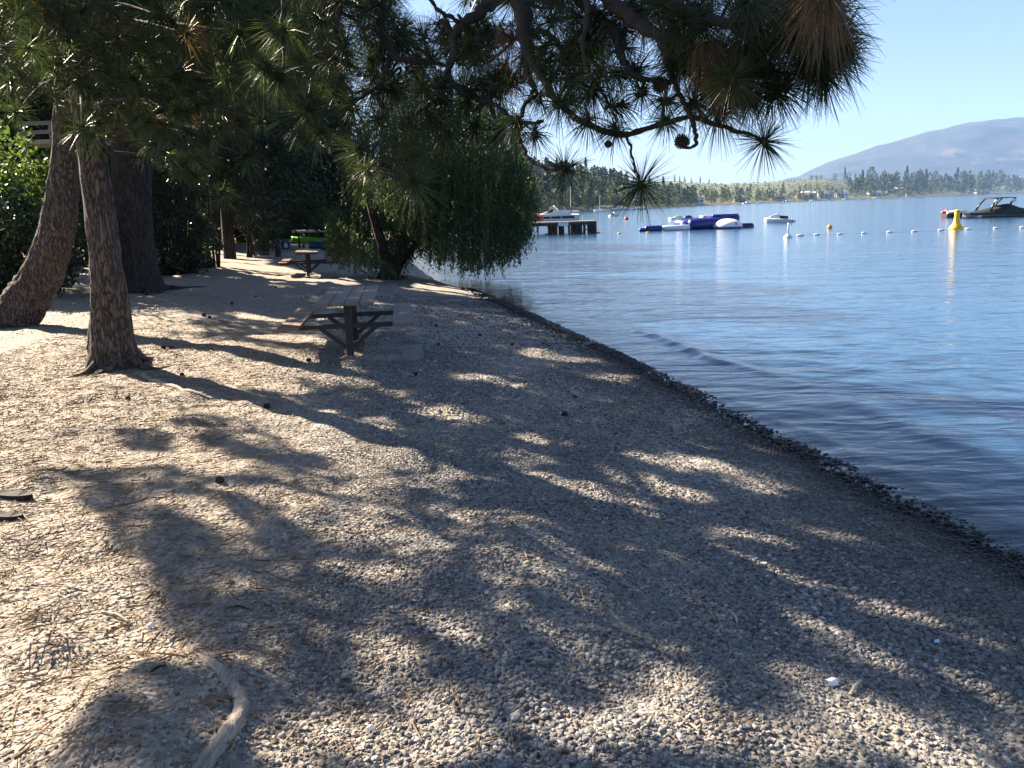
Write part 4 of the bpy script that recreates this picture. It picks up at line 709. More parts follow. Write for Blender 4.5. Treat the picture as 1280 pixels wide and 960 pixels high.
for cx, cy, rp_, br in TUFT:
    dd = (LSx[:, 0]-cx)**2+(LSx[:, 1]-cy)**2; k = int(np.argmin(dd+RNG.random(len(dd))*150)); key, i, lx, ly = LS[k]; mbL, Q, nb = LIMB[key]; q0 = Q[i]; dep = q0[1]+RNG.normal()*.12-(.45 if rp_ > 60 else 0)
    c = at(cx, cy, dep); L_ = rp_*dep/FPX*1.16; v = c-q0; ln = np.linalg.norm(v)
    if ln > .04:
        mid_ = (q0+c)/2+RNG.normal(size=3)*ln*.10-np.array([0, 0, .05*ln]); tw, tr_ = smooth_path(np.array([q0, mid_, c]), np.array([.008, .0065, .006]), 9); mbL.tube(tw, tr_, 6); axis = c-mid_
    else: axis = Q[min(i+1, len(Q)-1)]-Q[i-1]
    axis = unit(axis)+np.array([0, 0, -.15]); nn = int(120+rp_*1.5)
    if br == 1: axis = np.array([.1, 0, -1.]); (needle_clusters(nb, [c], [axis], [L_*1.0], int(nn*.8), .003, [.96], .1, 1.9, .45, .5), needle_clusters(nb, [c+RNG.normal(size=3)*.02], [axis+np.array([.3, 0, .2])], [L_*.75], int(nn*.5), .003, [.94], .2, 1.5, .5, .6))
    else:
        star = (cx, cy) in ((801, 233), (706, 213), (956, 178), (380, 140), (452, 184), (517, 233))
        needle_clusters(nb, [c], [axis], [L_], nn, .0034, [RNG.uniform(.15, .85)], .10, 2.6 if star else RNG.uniform(1.6, 2.5), .10 if star else RNG.uniform(.08, .4), .2 if star else RNG.uniform(.2, .6))
    nb.lathe(c, [(.002, -.02), (.011, -.012), (.012, .008), (.003, .022)], 7, tint=.95 if br else .93)
# loose tufts thickening the boughs, set a little farther back
POLY = [(690, -20, 690, 60), ]
for k in range(110):
    cx, cy = RNG.uniform(660, 1050), RNG.uniform(-25, 135)
    if cy > 30+95*np.interp(cx, [660, 720, 780, 830, 900, 960, 1000, 1050], [.6, .9, .85, .4, 1, 1.0, .8, .4]): continue
    if any(((cx-a_)/c_)**2+((cy-b_)/d_)**2 < 1 for a_, b_, c_, d_ in ((812, 70, 26, 26), (690, 48, 12, 30), (672, 20, 10, 20), (650, 118, 12, 20))): continue
    dd = (LSx[:, 0]-cx)**2+(LSx[:, 1]-cy)**2; k2 = int(np.argmin(dd)); key, i, lx, ly = LS[k2]; q0 = LIMB[key][1][i]; dep = q0[1]+RNG.uniform(.1, .7); c = at(cx, cy, dep)
    tw, tr_ = smooth_path(np.array([q0, (q0+c)/2+RNG.normal(size=3)*.03, c]), np.array([.008, .007, .006]), 9); LIMB[key][0].tube(tw, tr_, 6)
    needle_clusters(LIMB[key][2], [c], [c-q0+RNG.normal(size=3)*.1], [RNG.uniform(.14, .20)], 130, .0034, [RNG.uniform(.1, .6)], .12, 2.3, .14, .25)
for k in range(95):
    cx, cy = RNG.uniform(400, 665), RNG.uniform(-20, 120)
    if ((cx-530)/34)**2+((cy-14)/16)**2 < 1 or ((cx-560)/12)**2+((cy-20)/12)**2 < 1 or ((cx-655)/26)**2+((cy-70)/28)**2 < 1: continue
    dd = (LSx[:, 0]-cx)**2+(LSx[:, 1]-cy)**2; k2 = int(np.argmin(dd)); key, i, lx, ly = LS[k2]; q0 = LIMB[key][1][i]; dep = q0[1]+RNG.uniform(.1, 1.6); c = at(cx, cy, dep)
    tw, tr_ = smooth_path(np.array([q0, (q0+c)/2+RNG.normal(size=3)*.08, c]), np.array([.009, .008, .006]), 12); LIMB[key][0].tube(tw, tr_, 6)
    needle_clusters(LIMB[key][2], [c], [c-q0+RNG.normal(size=3)*.3], [RNG.uniform(.16, .21)], 130, .0038, [RNG.uniform(.1, .8)], .1, RNG.uniform(1.3, 2.4), RNG.uniform(.08, .35), .4)
def cone_mesh():
    m_ = MB(); m_.lathe((0, 0, 0), [(.004, -.040), (.020, -.034), (.026, -.012), (.022, .012), (.012, .032), (.003, .042)], 12)
    for row in range(11):
        z_ = -.036+row*.0072; rr = float(np.interp(z_, [-.04, -.02, 0, .02, .042], [.016, .027, .027, .020, .004])); k_ = 9
        for q in range(k_):
            a_ = (q+.5*(row % 2))*2*math.pi/k_; ca, sa_ = math.cos(a_), math.sin(a_); o_ = np.array([ca, sa_, 0]); t_ = np.array([-sa_, ca, 0]); c_ = o_*rr+np.array([0, 0, z_]); w_ = rr*.38
            m_.add([c_-t_*w_, c_+t_*w_, c_+t_*w_*.8+o_*.014+(0, 0, .005), c_-t_*w_*.8+o_*.014+(0, 0, .005), c_+o_*.019+(0, 0, -.001)], [(0, 1, 2, 3), (3, 2, 4)])
    return m_
CONE = plain('pine_cone_scales', (.045, .028, .018), .85, .35, 30, .003); cm_ = cone_mesh(); q = cm_.build('pine_cone', CONE, local=True); COL.objects.unlink(q); CONEM = q.data
for key, (mbL, Q, nb) in LIMB.items():
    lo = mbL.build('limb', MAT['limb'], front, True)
    if nb.n: nb.build('needles', MAT['needles'], lo)
    for cx, cy, s_, kk in ((853, 177, .72, 'c'), (826, 106, .85, 'd'), (760, 180, .4, 'e')):
        if kk == key:
            i = int(np.argmin((project(Q)[0]-cx)**2+(project(Q)[1]-cy)**2)); c = at(cx, cy, Q[i][1]-.02); cc = D.objects.new('pine_cone', CONEM); COL.objects.link(cc); cc.parent = lo; cc.location = c-np.array(front.location); cc.scale = (s_,)*3; cc.rotation_euler = (RNG.uniform(-.5, .5), RNG.uniform(1.2, 1.9), RNG.uniform(0, 6))
# sunlit tufts stay in the sun: nothing of the crowns stands in their beam
for cx, cy, dep in ((375, 140, 5.), (365, 150, 5.), (450, 183, 5.), (440, 175, 5.), (515, 235, 4.95), (430, 55, 5.2), (355, 45, 5.4), (25, 20, 8.5), (75, 75, 8.5), (40, 60, 8.5), (100, 160, 9.), (600, 50, 5.), (560, 30, 5.)): SUNT.append(at(cx, cy, dep))
for px in np.linspace(-20, 55, 6):
    for py in (200, 225, 250, 275): SUNT.append(at(px, py, 20.5))
for q in FQ[8:60:4]: SUNT.append(q+np.array([-.2, .12, 0]))
for cx in (430, 445, 460, 475): 
    for cy in (220, 250, 280): SUNT.append(at(cx, cy, 24.5))
for cx, cy in ((650, 200), (655, 230), (648, 260), (640, 180)): SUNT.append(at(cx, cy, 26))
for u in np.linspace(.0, 1, 7): SUNT.append(at(30+45*u, 380-230*u, d2))
for cx, cy in [(x_, y_) for x_ in range(372, 432, 6) for y_ in (294, 297, 300, 303)]: SUNT.append(at(cx, cy, 48.8))
for cx, cy in ((356, 318), (362, 324)): SUNT.append(at(cx, cy, 27))
for k in range(16): SUNT.append(at(RNG.uniform(0, 330), RNG.uniform(10, 190), RNG.uniform(7.5, 10)))
for k in range(26): SUNT.append(at(RNG.uniform(330, 640), RNG.uniform(10, 220), RNG.uniform(4.8, 5.4)))
for k in range(16): SUNT.append(at(RNG.uniform(200, 330), RNG.uniform(180, 310), RNG.uniform(26, 30)))
SUNT = np.array(SUNT)
def in_beam(P, r_=.22):
    out = np.zeros(len(P), bool)
    for T in SUNT:
        v = P-T; s_ = v@SUND; d_ = np.linalg.norm(v-s_[:, None]*SUND, axis=1); out |= (s_ > .35) & (d_ < r_)
    return out
# ---- crowns of the three pines: tufts wherever the photographed shade needs them
ELL = [(front, (-5.6, 9.9, 8.3), (3.4, 3.4, 4.6)), (front, (-3.2, 7.6, 6.9), (2.6, 2.6, 1.5)), (front, (-4.6, 7.2, 7.4), (3., 2.4, 2.)), (curved, (-7.3, d2, 9.6), (3.6, 3.6, 5.4)), (curved, (-9.2, 12.4, 7.6), (2.8, 2.8, 2.3)), (big, (-9.6, d3, 12.5), (5., 5., 8.)), (big, (-7.2, 18.6, 7.5), (3.4, 3.4, 2.6)), (curved, (-6.2, 11.6, 6.2), (2.2, 2.6, 1.6)), (front, (-5.6, 7.2, 6.6), (2.6, 2.2, 2.0)), (front, (-3.6, 5.9, 6.0), (2.0, 1.8, 1.3)), (curved, (-8.8, 9.8, 8.4), (3., 2.6, 2.6)), (front, (-6.8, 6.4, 7.4), (2.2, 1.8, 1.6))]
tuft = {front: [], curved: [], big: []}
def inside(P):
    idx = np.full(len(P), -1)
    for i, (tr, c, r_) in enumerate(ELL):
        k = (((P-np.array(c))/np.array(r_))**2).sum(1) < 1; idx[(idx < 0) & k] = i
    return idx
def above_frame(P):
    px, py, d = project(P); return (d < .3) | (py < -25) | (px < -60) | (px > 1345)
def allowed(P):                             # the crowns only show in the upper left of the view
    px, py, d = project(P); lim = np.interp(px, [-100, 0, 60, 100, 150, 240, 300, 360, 420, 480], [130, 130, 110, 190, 170, 210, 170, 120, 60, -30]); return above_frame(P) | ((py < lim) & (d > 6.5) & (px < 470))
N = 260000; g0 = np.stack([RNG.uniform(-11.5, 6, N), RNG.uniform(-1.5, 27, N)], 1); gz_ = ground_h(g0[:, 0], g0[:, 1], False); s_ = shore_s(g0[:, 0], g0[:, 1])
perp = g0[:, 0]*.65+g0[:, 1]*.76; ok = (s_ > -1.5) & (perp > 1.0); G = np.stack([g0[:, 0], g0[:, 1], gz_], 1)[ok]
T_ = 4.5+29*RNG.random(len(G))**1.7; P = G+SUND*T_[:, None]; idx = inside(P); k = idx >= 0; P, idx = P[k], idx[k]
k = (~blocks_sun(P) | (RNG.random(len(P)) < .3)) & ~in_beam(P) & allowed(P); P, idx = P[k], idx[k]
# even out: no more than so many tufts over each patch of ground
px_, py_, dd_, sx_, sy_ = shadow_px(P); cell = (np.floor(sx_/.30).astype(int)*1000+np.floor(sy_/.30).astype(int)); cnt = {}; keep = np.zeros(len(P), bool)
for i in RNG.permutation(len(P)):
    c_ = cnt.get(cell[i], 0)
    if c_ < 5: cnt[cell[i]] = c_+1; keep[i] = True
P, idx = P[keep], idx[keep]; print('shade tufts', len(P))
Pf = []
for i, (tr, c, r_) in enumerate(ELL):       # and tufts that fill the rest of each crown, thinly
    n_ = int(60*r_[0]*r_[2]**.5) if i not in (5,) else 900; q = unit(RNG.normal(size=(n_, 3)))*RNG.random((n_, 1))**.4*np.array(r_)+np.array(c); Pf.append((q, np.full(n_, i)))
# tufts in view, upper left
V_ = []
for k in range(2300):
    cx, cy = RNG.uniform(-30, 420), RNG.uniform(-20, 205); V_.append(at(cx, cy, RNG.uniform(7.5, 19)))
V_ = np.array(V_); Pf.append((V_, np.where(V_[:, 1] < 11, 0, np.where(V_[:, 1] < 15, 3, 5))))
Q2 = np.concatenate([a_ for a_, b_ in Pf]); I2 = np.concatenate([b_ for a_, b_ in Pf]); k = ~in_beam(Q2) & allowed(Q2); Q2, I2 = Q2[k], I2[k]; print('fill tufts', len(Q2))
P = np.concatenate([P, Q2]); idx = np.concatenate([idx, I2])
owner = np.array([0 if ELL[i][0] is front else 1 if ELL[i][0] is curved else 2 for i in idx]); axis_of = {0: np.array([-6., 10, 0]), 1: np.array([-7.1, d2, 0]), 2: np.array([-9.8, d3, 0])}
for w_, tr in enumerate((front, curved, big)):
    C = P[owner == w_]; ax_ = C-axis_of[w_]; ax_[:, 2] = 0; ax_ = unit(ax_)+np.array([0, 0, .15])+RNG.normal(size=C.shape)*.5; m = MB(); inv = ~above_frame(C)
    tn = RNG.uniform(.1, .85, len(C)); tn[RNG.random(len(C)) < .03] = .96
    needle_clusters(m, C[~inv], ax_[~inv], RNG.uniform(.20, .27, (~inv).sum()), 46, .013, tn[~inv], .1, 2.3, .12, .3, 1, True)
    Ci, ai, ti = C[inv], ax_[inv], tn[inv]; gr_ = RNG.integers(0, 4, len(Ci))
    for q_, (hi_, dr_, nq_, lo_l, hi_l) in enumerate(((1.0, .20, 60, .2, .3), (1.6, .35, 70, .16, .26), (2.3, .14, 80, .14, .22), (1.3, .05, 55, .18, .28))):
        j_ = gr_ == q_; needle_clusters(m, Ci[j_], ai[j_]+RNG.normal(size=ai[j_].shape)*.35, RNG.uniform(lo_l, hi_l, j_.sum()), nq_, .007, ti[j_], .08, hi_, dr_, .5, 2, True)
    pass; m.build('crown', MAT['needles'], tr)
    # boughs inside the crown
    bm = MB(); rg = np.random.default_rng(40+w_)
    sel = C[rg.choice(len(C), min(len(C), 70), False)]
    for q in sel:
        a_ = axis_of[w_].copy(); a_[2] = max(3.2 if w_ < 2 else 5., q[2]-np.linalg.norm((q-axis_of[w_])[:2])*.35); a_[:2] = [np.interp(a_[2], FQ[:, 2], FQ[:, 0]), np.interp(a_[2], FQ[:, 2], FQ[:, 1])] if w_ == 0 else a_[:2]
        md = (a_+q)/2+np.array([0, 0, .12]); pth, rr = smooth_path(np.array([a_, md, q]), np.array([.035, .022, .008]), 9)
        if blocks_sun(pth).any() or not allowed(pth[2:]).all(): continue
        bm.tube(pth, rr, 6)
    bm.build('boughs', MAT['limb'], tr, True)
# explicit tufts catching the light at the upper left, on the front pine
m = MB(); tw = MB()
for cx, cy, rr, br, dep in ((25, 18, 40, 0, 8.5), (42, 58, 40, 0, 8.5), (74, 74, 36, 0, 8.6), (12, 100, 40, 0, 8.4), (104, 160, 36, 0, 9.), (100, 100, 30, 0, 9.2), (150, 95, 34, 0, 9), (235, 42, 36, 1, 8), (250, 160, 30, 1, 9), (190, 176, 34, 0, 9), (232, 205, 26, 0, 10), (246, 218, 22, 0, 10), (285, 100, 34, 0, 8), (225, 92, 34, 0, 8.5), (60, 20, 34, 1, 8.6), (130, 40, 34, 0, 9), (180, 60, 36, 0, 8.5), (300, 40, 36, 0, 7.5), (205, 20, 34, 0, 8), (20, 140, 30, 0, 9), (310, 195, 26, 0, 9), (280, 240, 22, 0, 10), (330, 150, 30, 0, 7.5)):
    c = at(cx, cy, dep); needle_clusters(m, [c], [c-np.array([-5.6, 10.2, c[2]-.2])], [rr*dep/FPX*1.05], 130, .006, [.96 if br else RNG.uniform(.3, .8)], .12, 2.3 if not br else 1.4, .16, .25)
    q0 = FQ[np.argmin(abs(FQ[:, 2]-c[2]-.5))]; pth, rr_ = smooth_path(np.array([q0, (q0+c)/2+np.array([0, 0, .15]), c]), np.array([.025, .015, .007]), 10); tw.tube(pth, rr_, 6)
lo = tw.build('limb', MAT['limb'], front, True); m.build('needles', MAT['needles'], lo)
# ---- shade trees and shrubs behind
def reject(P): return blocks_sun(P, .12) | in_beam(P, .3)
def cedar(px, d_, h, rad, n, label, low=.08, size=.25, name='cedar_tree', mat='cedar', seed=0, tw_=.28):
    b = at(px, 300, d_); b[2] = float(ground_h(b[:1], b[1:2])[0]); r = thing(name, b, label, 'tree'); m = MB()
    pth, rr = smooth_path(np.array([b-(0, 0, .2), b+(0.1, 0, h*.4), b+(0, .1, h*.98)]), np.array([tw_, tw_*.7, .03]), 40); m.tube(pth, rr, 14, True, 0., .08, seed, (6, 6, 1)); m.build('trunk', MAT['bark_dark'], r, True)
    m = MB(); k = n//34; u = RNG.random(k)**.8; zz = h*(low+(1-low)*u); rr = rad*(1-u)**.65*np.sqrt(RNG.random(k)*.85+.15); a_ = RNG.random(k)*6.283
    cl = np.stack([b[0]+rr*np.cos(a_), b[1]+rr*np.sin(a_), b[2]+zz], 1); P = np.repeat(cl, 34, 0)+RNG.normal(size=(k*34, 3))*np.array([.42, .42, .26]); tn = np.repeat(RNG.random(k), 34)*.7+RNG.random(k*34)*.3
    out = unit(np.stack([np.repeat(np.cos(a_), 34), np.repeat(np.sin(a_), 34), np.full(k*34, -.8)], 1)+RNG.normal(size=P.shape)*.5); ok_ = ~reject(P); P, tn, out = P[ok_], tn[ok_], out[ok_]
    leaves(m, P, size*(.6+.8*RNG.random(len(P))), tn, .42, out); m.build('crown', MAT[mat], r); return r
cedar(228, 31, 14, 3.6, 30000, 'dark evergreen tree directly right of the massive pine', .10, seed=1)
cedar(285, 37, 15, 3.8, 30000, 'dark evergreen tree between the massive pine and the thin trunk', .12, seed=2)
cedar(330, 47, 16, 4., 26000, 'dark evergreen tree rising behind the thin trunk', .05, .32, seed=3)
cedar(392, 62, 17, 5., 26000, 'farthest dark evergreen, above the kayaks', .06, .36, seed=4)
cedar(112, 33, 15, 4.2, 30000, 'dark evergreen tree seen between the two front pine trunks', .2, seed=5)
cedar(38, 35, 15, 4.4, 28000, 'dark evergreen tree behind the bright green shrub', .22, seed=6)
cedar(-60, 30, 13, 4., 20000, 'dark evergreen tree at the far left edge of the view', .2, seed=7)
cedar(346, 39, 9, 1.9, 6000, 'young tree with a thin bare dark trunk by the far path', .42, .17, 'thin_tree', seed=8, tw_=.14)
def shrub(name, px, d_, w_, dep, h, n, label, mat, size, cat='shrub', low=.0, stems=7):
    b = at(px, 300, d_); b[2] = float(ground_h(b[:1], b[1:2])[0]); r = thing(name, b, label, cat); m = MB()
    for i in range(stems):
        a_ = RNG.random()*6.28; e_ = b+np.array([math.cos(a_)*w_*.4*RNG.random(), math.sin(a_)*dep*.4*RNG.random(), h*.75]); pth, rr = smooth_path(np.array([b+(e_-b)*np.array([.4, .4, 0])-(0, 0, .1), (b+e_)/2+RNG.normal(size=3)*.1, e_]), np.array([.05, .035, .01]), 10); m.tube(pth, rr, 6)
    m.build('stems', MAT['limb'], r, True); m = MB(); k = n//24; q = unit(RNG.normal(size=(k, 3))); q[:, 2] = q[:, 2]*.5+.5; rad = .55+.45*RNG.random((k, 1))**.5; cl = q*rad*np.array([w_/2, dep/2, h])*(1+.16*np.sin(q[:, :1]*9+q[:, 2:]*7)); cl[:, 2] = np.maximum(cl[:, 2], low*h+.1)
    P = np.repeat(cl+b, 24, 0)+RNG.normal(size=(k*24, 3))*.16; tn = np.clip(np.repeat(RNG.random(k), 24)*.6+RNG.random(k*24)*.4, 0, 1); ok_ = ~reject(P) if mat != 'bright' else ~blocks_sun(P, .1); P, tn = P[ok_], tn[ok_]
    leaves(m, P, size*(.6+.8*RNG.random(len(P))), tn, .5, None, .8); m.build('foliage', MAT[mat], r); return r
for i_, px_c in enumerate((0, 75, 150, 205, 255, 300, 350, 395)): cedar(px_c, 50+3*(i_ % 3)+(12 if px_c > 300 else 0), 19, 4.6, 24000, ['far dark evergreen closing the view behind the leafy shrub', 'far dark evergreen behind the curved pine trunk', 'far dark evergreen behind the front pine and the massive trunk', 'far dark evergreen right behind the massive trunk', 'far dark evergreen in the middle of the shaded bank', 'far dark evergreen above the right end of the bank', 'far dark evergreen directly behind the thin young tree', 'far dark evergreen over the kayak rack'][i_], .0, .42, seed=20+i_)
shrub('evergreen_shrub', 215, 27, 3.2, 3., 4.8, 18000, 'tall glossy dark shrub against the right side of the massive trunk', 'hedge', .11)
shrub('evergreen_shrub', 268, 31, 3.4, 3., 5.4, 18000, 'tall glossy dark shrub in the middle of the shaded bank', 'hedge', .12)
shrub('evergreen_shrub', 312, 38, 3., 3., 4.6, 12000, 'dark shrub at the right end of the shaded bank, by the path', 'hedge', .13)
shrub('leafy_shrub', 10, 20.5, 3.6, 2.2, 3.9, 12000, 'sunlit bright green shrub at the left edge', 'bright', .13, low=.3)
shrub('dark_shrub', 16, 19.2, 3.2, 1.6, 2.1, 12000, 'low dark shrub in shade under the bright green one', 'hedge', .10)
shrub('dark_shrub', 118, 30, 3., 2., 3., 8000, 'small dark shrub glimpsed between the front pine and the massive trunk', 'hedge', .11)
shrub('clipped_hedge', 420, 66, 14., 3., 3.6, 16000, 'long dark hedge closing the beach beyond the kayaks', 'hedge', .22, 'hedge')
# ---- the willow
wb = wat(488, 348, .2); wb[2] = float(ground_h(wb[:1], wb[1:2])[0]); dw = wb[1]; wil = thing('willow_tree', wb, 'weeping willow at the waterline with curtains of hanging branches', 'tree'); m = MB()
for pts in ([(484, 356, dw, 34), (490, 338, dw, 24), (502, 312, dw, 17), (522, 280, dw, 14), (548, 220, dw, 11), (575, 150, dw+.4, 7), (590, 110, dw+.6, 3)], [(486, 346, dw, 20), (482, 320, dw-.2, 14), (470, 280, dw-.4, 11), (455, 220, dw-.8, 8), (450, 160, dw-1, 4)], [(492, 336, dw, 16), (520, 305, dw+.3, 11), (560, 285, dw+.6, 9), (600, 240, dw+1, 7), (630, 180, dw+1, 4)], [(500, 315, dw, 13), (505, 270, dw+.5, 11), (510, 200, dw+.8, 8), (515, 130, dw+.8, 4)]):
    P_, R_ = px_path(pts); q, r_ = smooth_path(P_, R_, 40); m.tube(q, r_, 12, True, 0., .12, 9, (5, 5, 2))
roots(m, wb, .35, 5, 77, (.3, .8), thick=.10); m.build('trunk', MAT['bark_dark'], wil, True)
m = MB(); tw = MB(); LP, LD, LT, LZ = [], [], [], []
for k in range(2900):
    px = RNG.uniform(412, 668); top = np.interp(px, [414, 435, 460, 500, 550, 600, 635, 655, 665], [235, 165, 125, 98, 88, 92, 120, 165, 230]); bot = np.interp(px, [414, 440, 465, 480, 500, 520, 560, 600, 625, 645, 658, 665], [322, 332, 340, 345, 338, 322, 324, 332, 332, 322, 300, 270])+RNG.normal()*8
    top += 13*float(n2(np.array([px]), np.array([k*.0]), .035, 81)[0]); bot += 7*float(n2(np.array([px]), np.array([0.]), .06, 82)[0])
    if px < 480 and RNG.random() < .35: continue
    lim = math.sqrt(max(0, 1-((px-540)/135)**2)); dd = dw+RNG.uniform(-1, 1)*3.0*lim
    u = RNG.random(); y0 = top+(bot-top)*(u**1.2)*.72; y1 = min(bot, y0+RNG.uniform(40, 120)) if RNG.random() < .62 else bot
    if y1-y0 < 15: continue
    a_ = at(px, y0, dd); b_ = at(px+RNG.normal()*3, y1, dd); L_ = np.linalg.norm(b_-a_); nl = int(L_/.042); v = np.linspace(0, 1, nl)[:, None]; arc = np.stack([.30*np.sin(v[:, 0]*2.+k), .18*np.cos(v[:, 0]*2.3+k), 0*v[:, 0]], 1)*.5
    q = a_+(b_-a_)*v+arc+RNG.normal(size=(nl, 3))*.03; LP.append(q); LD.append(np.stack([RNG.normal(size=nl)*.55, RNG.normal(size=nl)*.55, -np.ones(nl)], 1)); LT.append(np.clip(np.full(nl, RNG.uniform(0, .8))+RNG.random(nl)*.3, 0, 1))
LP = np.concatenate(LP); LD = unit(np.concatenate(LD)); LT = np.concatenate(LT); ok_ = ~reject(LP); LP, LD, LT = LP[ok_], LD[ok_], LT[ok_]; print('willow', len(LP)); leaves(m, LP, .105*(.7+.6*RNG.random(len(LP))), LT, .30, LD); m.build('crown', MAT['willow'], wil)

# ================================================================== SMALL THINGS ON THE BEACH
GREENK = plain('lime_green_plastic', (.16, .42, .03), .35, .1, 4); TEALK = plain('teal_plastic', (.015, .22, .16), .35, .1, 4); BLUEK = plain('dark_blue_plastic', (.02, .045, .10), .4, .15, 4)
def kayak(name, p, L, W, Hh, mats, label, rz, flip=False):
    r = thing(name, p, label, name.replace('_', ' '), None, rz); n = 20
    def secs(u0, u1):
        S = []
        for u in np.linspace(u0, u1, n):
            x = (u-.5)*L; w_ = W/2*(1-abs(2*u-1)**2.6)**.8+.015; z_ = Hh*.22*abs(2*u-1)**2.5; S.append([(x, -w_, Hh*.55+z_), (x, -w_*.75, z_+.03), (x, 0, z_), (x, w_*.75, z_+.03), (x, w_, Hh*.55+z_), (x, w_*.5, Hh*.85+z_), (x, 0, Hh+z_), (x, -w_*.5, Hh*.85+z_)])
        return S
    MB().loft(secs(0, .62)).build('hull', mats[0], r, True, local=True); MB().loft(secs(.621, 1)).build('bow', mats[1], r, True, local=True)
    a_ = np.linspace(0, 6.283, 24, endpoint=False); pts = [(-.1+.42*math.cos(q), .2*math.sin(q), Hh*.93+.02) for q in a_]; pts.append(pts[0]); MB().tube(pts, .022, 6, False).build('cockpit_rim', BLACKC, r, True, local=True); return r
kd_ = 49.; kz = float(ground_h(np.array([-10.3]), np.array([49.]))[0]); kx = (410-640)/FPX*kd_
rk = thing('kayak_rack', (kx, kd_, kz), 'low dark timber rack carrying the kayak and board beyond the far table', 'rack')
for x_ in (-1.1, .9):
    for y_ in (-.5, .5): MB().box((x_, y_, .42), (.05, .05, .52)).build('post', WOODD, rk, local=True)
    for z_ in (.20, .93): MB().box((x_, 0, z_), (.04, .62, .035)).build('cross_bar', WOODD, rk, local=True)
kayak('kayak', (kx-.05, kd_-.1, kz+.33), 3.2, .75, .36, (GREENK, TEALK), 'lime green kayak with a teal bow lying on the rack', -.04)
kayak('canoe', (kx+1.35, kd_-2.2, kz+.02), 3., .8, .42, (BLUEK, BLUEK), 'dark blue canoe on the ground in front of the rack', .05)
r = thing('paddle_board', (kx+.2, kd_, kz+.97), 'long white paddle board lying on top of the rack', 'paddle board', None, -.03)
MB().loft([[((u-.5)*3.6, -w_, 0.), ((u-.5)*3.6, w_, 0.), ((u-.5)*3.6, w_*.9, .12), ((u-.5)*3.6, -w_*.9, .12)] for u in np.linspace(0, 1, 16) for w_ in [.38*(1-abs(2*u-1)**3)+.03]]).build('board', WHITE, r, local=True); MB().box((-.1, 0, .125), (.8, .26, .006)).build('deck_pad', GREYH, r, local=True)
q = wat(357, 306.5, .62); q[2] = float(ground_h(q[:1], q[1:2])[0]); r = thing('beach_bag', q, 'small blue and white bag topped by a green towel beside the thin trunk', 'bag')
MB().loft([[(-.2, -.14, 0), (.2, -.14, 0), (.2, .14, 0), (-.2, .14, 0)], [(-.23, -.17, .4), (.23, -.17, .4), (.23, .17, .4), (-.23, .17, .4)]]).build('bag_body', plain('blue_cloth', (.02, .05, .25), .8, .15, 8), r, local=True); MB().box((.06, -.17, .2), (.09, .02, .13)).build('white_panel', WHITE, r, local=True); MB().lathe((0, 0, .45), [(.03, -.2), (.1, -.17), (.12, 0), (.1, .17), (.03, .2)], 10, 'x').build('green_towel', plain('olive_towel', (.10, .16, .06), .9, .2, 10), r, True, local=True)
# driftwood by the far path
q0 = wat(318, 313.5, .75); q1 = wat(340, 314.5, .7); pth = np.array([q0*(1-u)+q1*u for u in np.linspace(0, 1, 8)]); pth[:, 2] = ground_h(pth[:, 0], pth[:, 1])+.05; o = MB().tube(pth, [.09, .11, .1, .1, .09, .08, .07, .05], 10, True, 0., .12, 5, (4, 4, 4)).build('driftwood_log', plain('bleached_wood', (.34, .31, .27), .85, .2, 8, .006), origin=pth[0]); tag(o, 'pale driftwood log lying by the foot of the thin tree', 'log')
# weathered root in the foreground
WOODR = plain('weathered_root_wood', (.27, .235, .195), .9, .5, 5, .02, vs=(14, 2.2, 14)); pts = []; rp_ = [(232, 812), (240, 815), (248, 819), (255, 824), (262, 829), (283, 850), (297, 872), (300, 892), (290, 914), (274, 934), (256, 955), (236, 985)]
for px, py in rp_: q = gpt(px, py); pts.append(q)
pts = np.array(pts); q, r_ = smooth_path(pts, np.array([.003, .006, .010, .015, .021, .027, .032, .035, .036, .035, .032, .028]), 70); q[:, 2] = ground_h(q[:, 0], q[:, 1])+.012*np.sin(np.linspace(.2, 2.9, 70))-.010; o = MB().tube(q, r_, 20, True, 0., .22, 12, (26, 26, 26)).build('exposed_root', WOODR, smooth=True, origin=q[30]); tag(o, 'grey weathered root curving out of the gravel in the lower left corner', 'root')
# a long thin root by the front pine
pts = np.array([gpt(*q) for q in ((178, 470), (200, 478), (222, 486), (246, 493), (270, 500))]); q, r_ = smooth_path(pts, np.array([.03, .03, .026, .02, .01]), 30); q[:, 2] = ground_h(q[:, 0], q[:, 1])+.008; o = MB().tube(q, r_, 10, True, 0., .2, 33, (20, 20, 20)).build('surface_root', WOODR, smooth=True, origin=q[0]); tag(o, 'thin pale root running along the ground in front of the front pine', 'root')
BARKC = plain('dark_bark_chunk', (.016, .012, .010), .9, .4, 30, .008)
for (px, py), L_, lab in (((16, 621), .16, 'upper of two dark bark slabs on sunny duff at the left edge'), ((8, 647), .13, 'lower of two dark bark slabs on sunny duff at the left edge')):
    c = gpt(px, py); m = MB(); S = []
    for u in np.linspace(0, 1, 9): x_ = (u-.5)*2*L_; w_ = .055*(1-abs(2*u-1)**3)+.008; S.append([(x_, -w_+.01*math.sin(u*9), 0), (x_, w_, 0), (x_, w_*.8, .03+.01*math.sin(u*14)), (x_, -w_*.7, .035)])
    o = m.loft(S).build('bark_chunk', BARKC, None, origin=np.zeros(3)); o.location = c-np.array([0, 0, .006]); o.rotation_euler = (.1, 0, -.25); tag(o, lab, 'bark')
c0 = [(718, 498), (275, 603), (706, 520), (447, 432), (500, 420), (478, 435), (545, 408), (548, 432), (600, 420), (640, 432), (470, 418), (575, 395), (520, 470), (386, 452), (215, 437), (205, 436), (334, 510), (255, 395), (290, 380), (320, 372), (345, 360), (262, 398), (228, 470), (160, 500)]
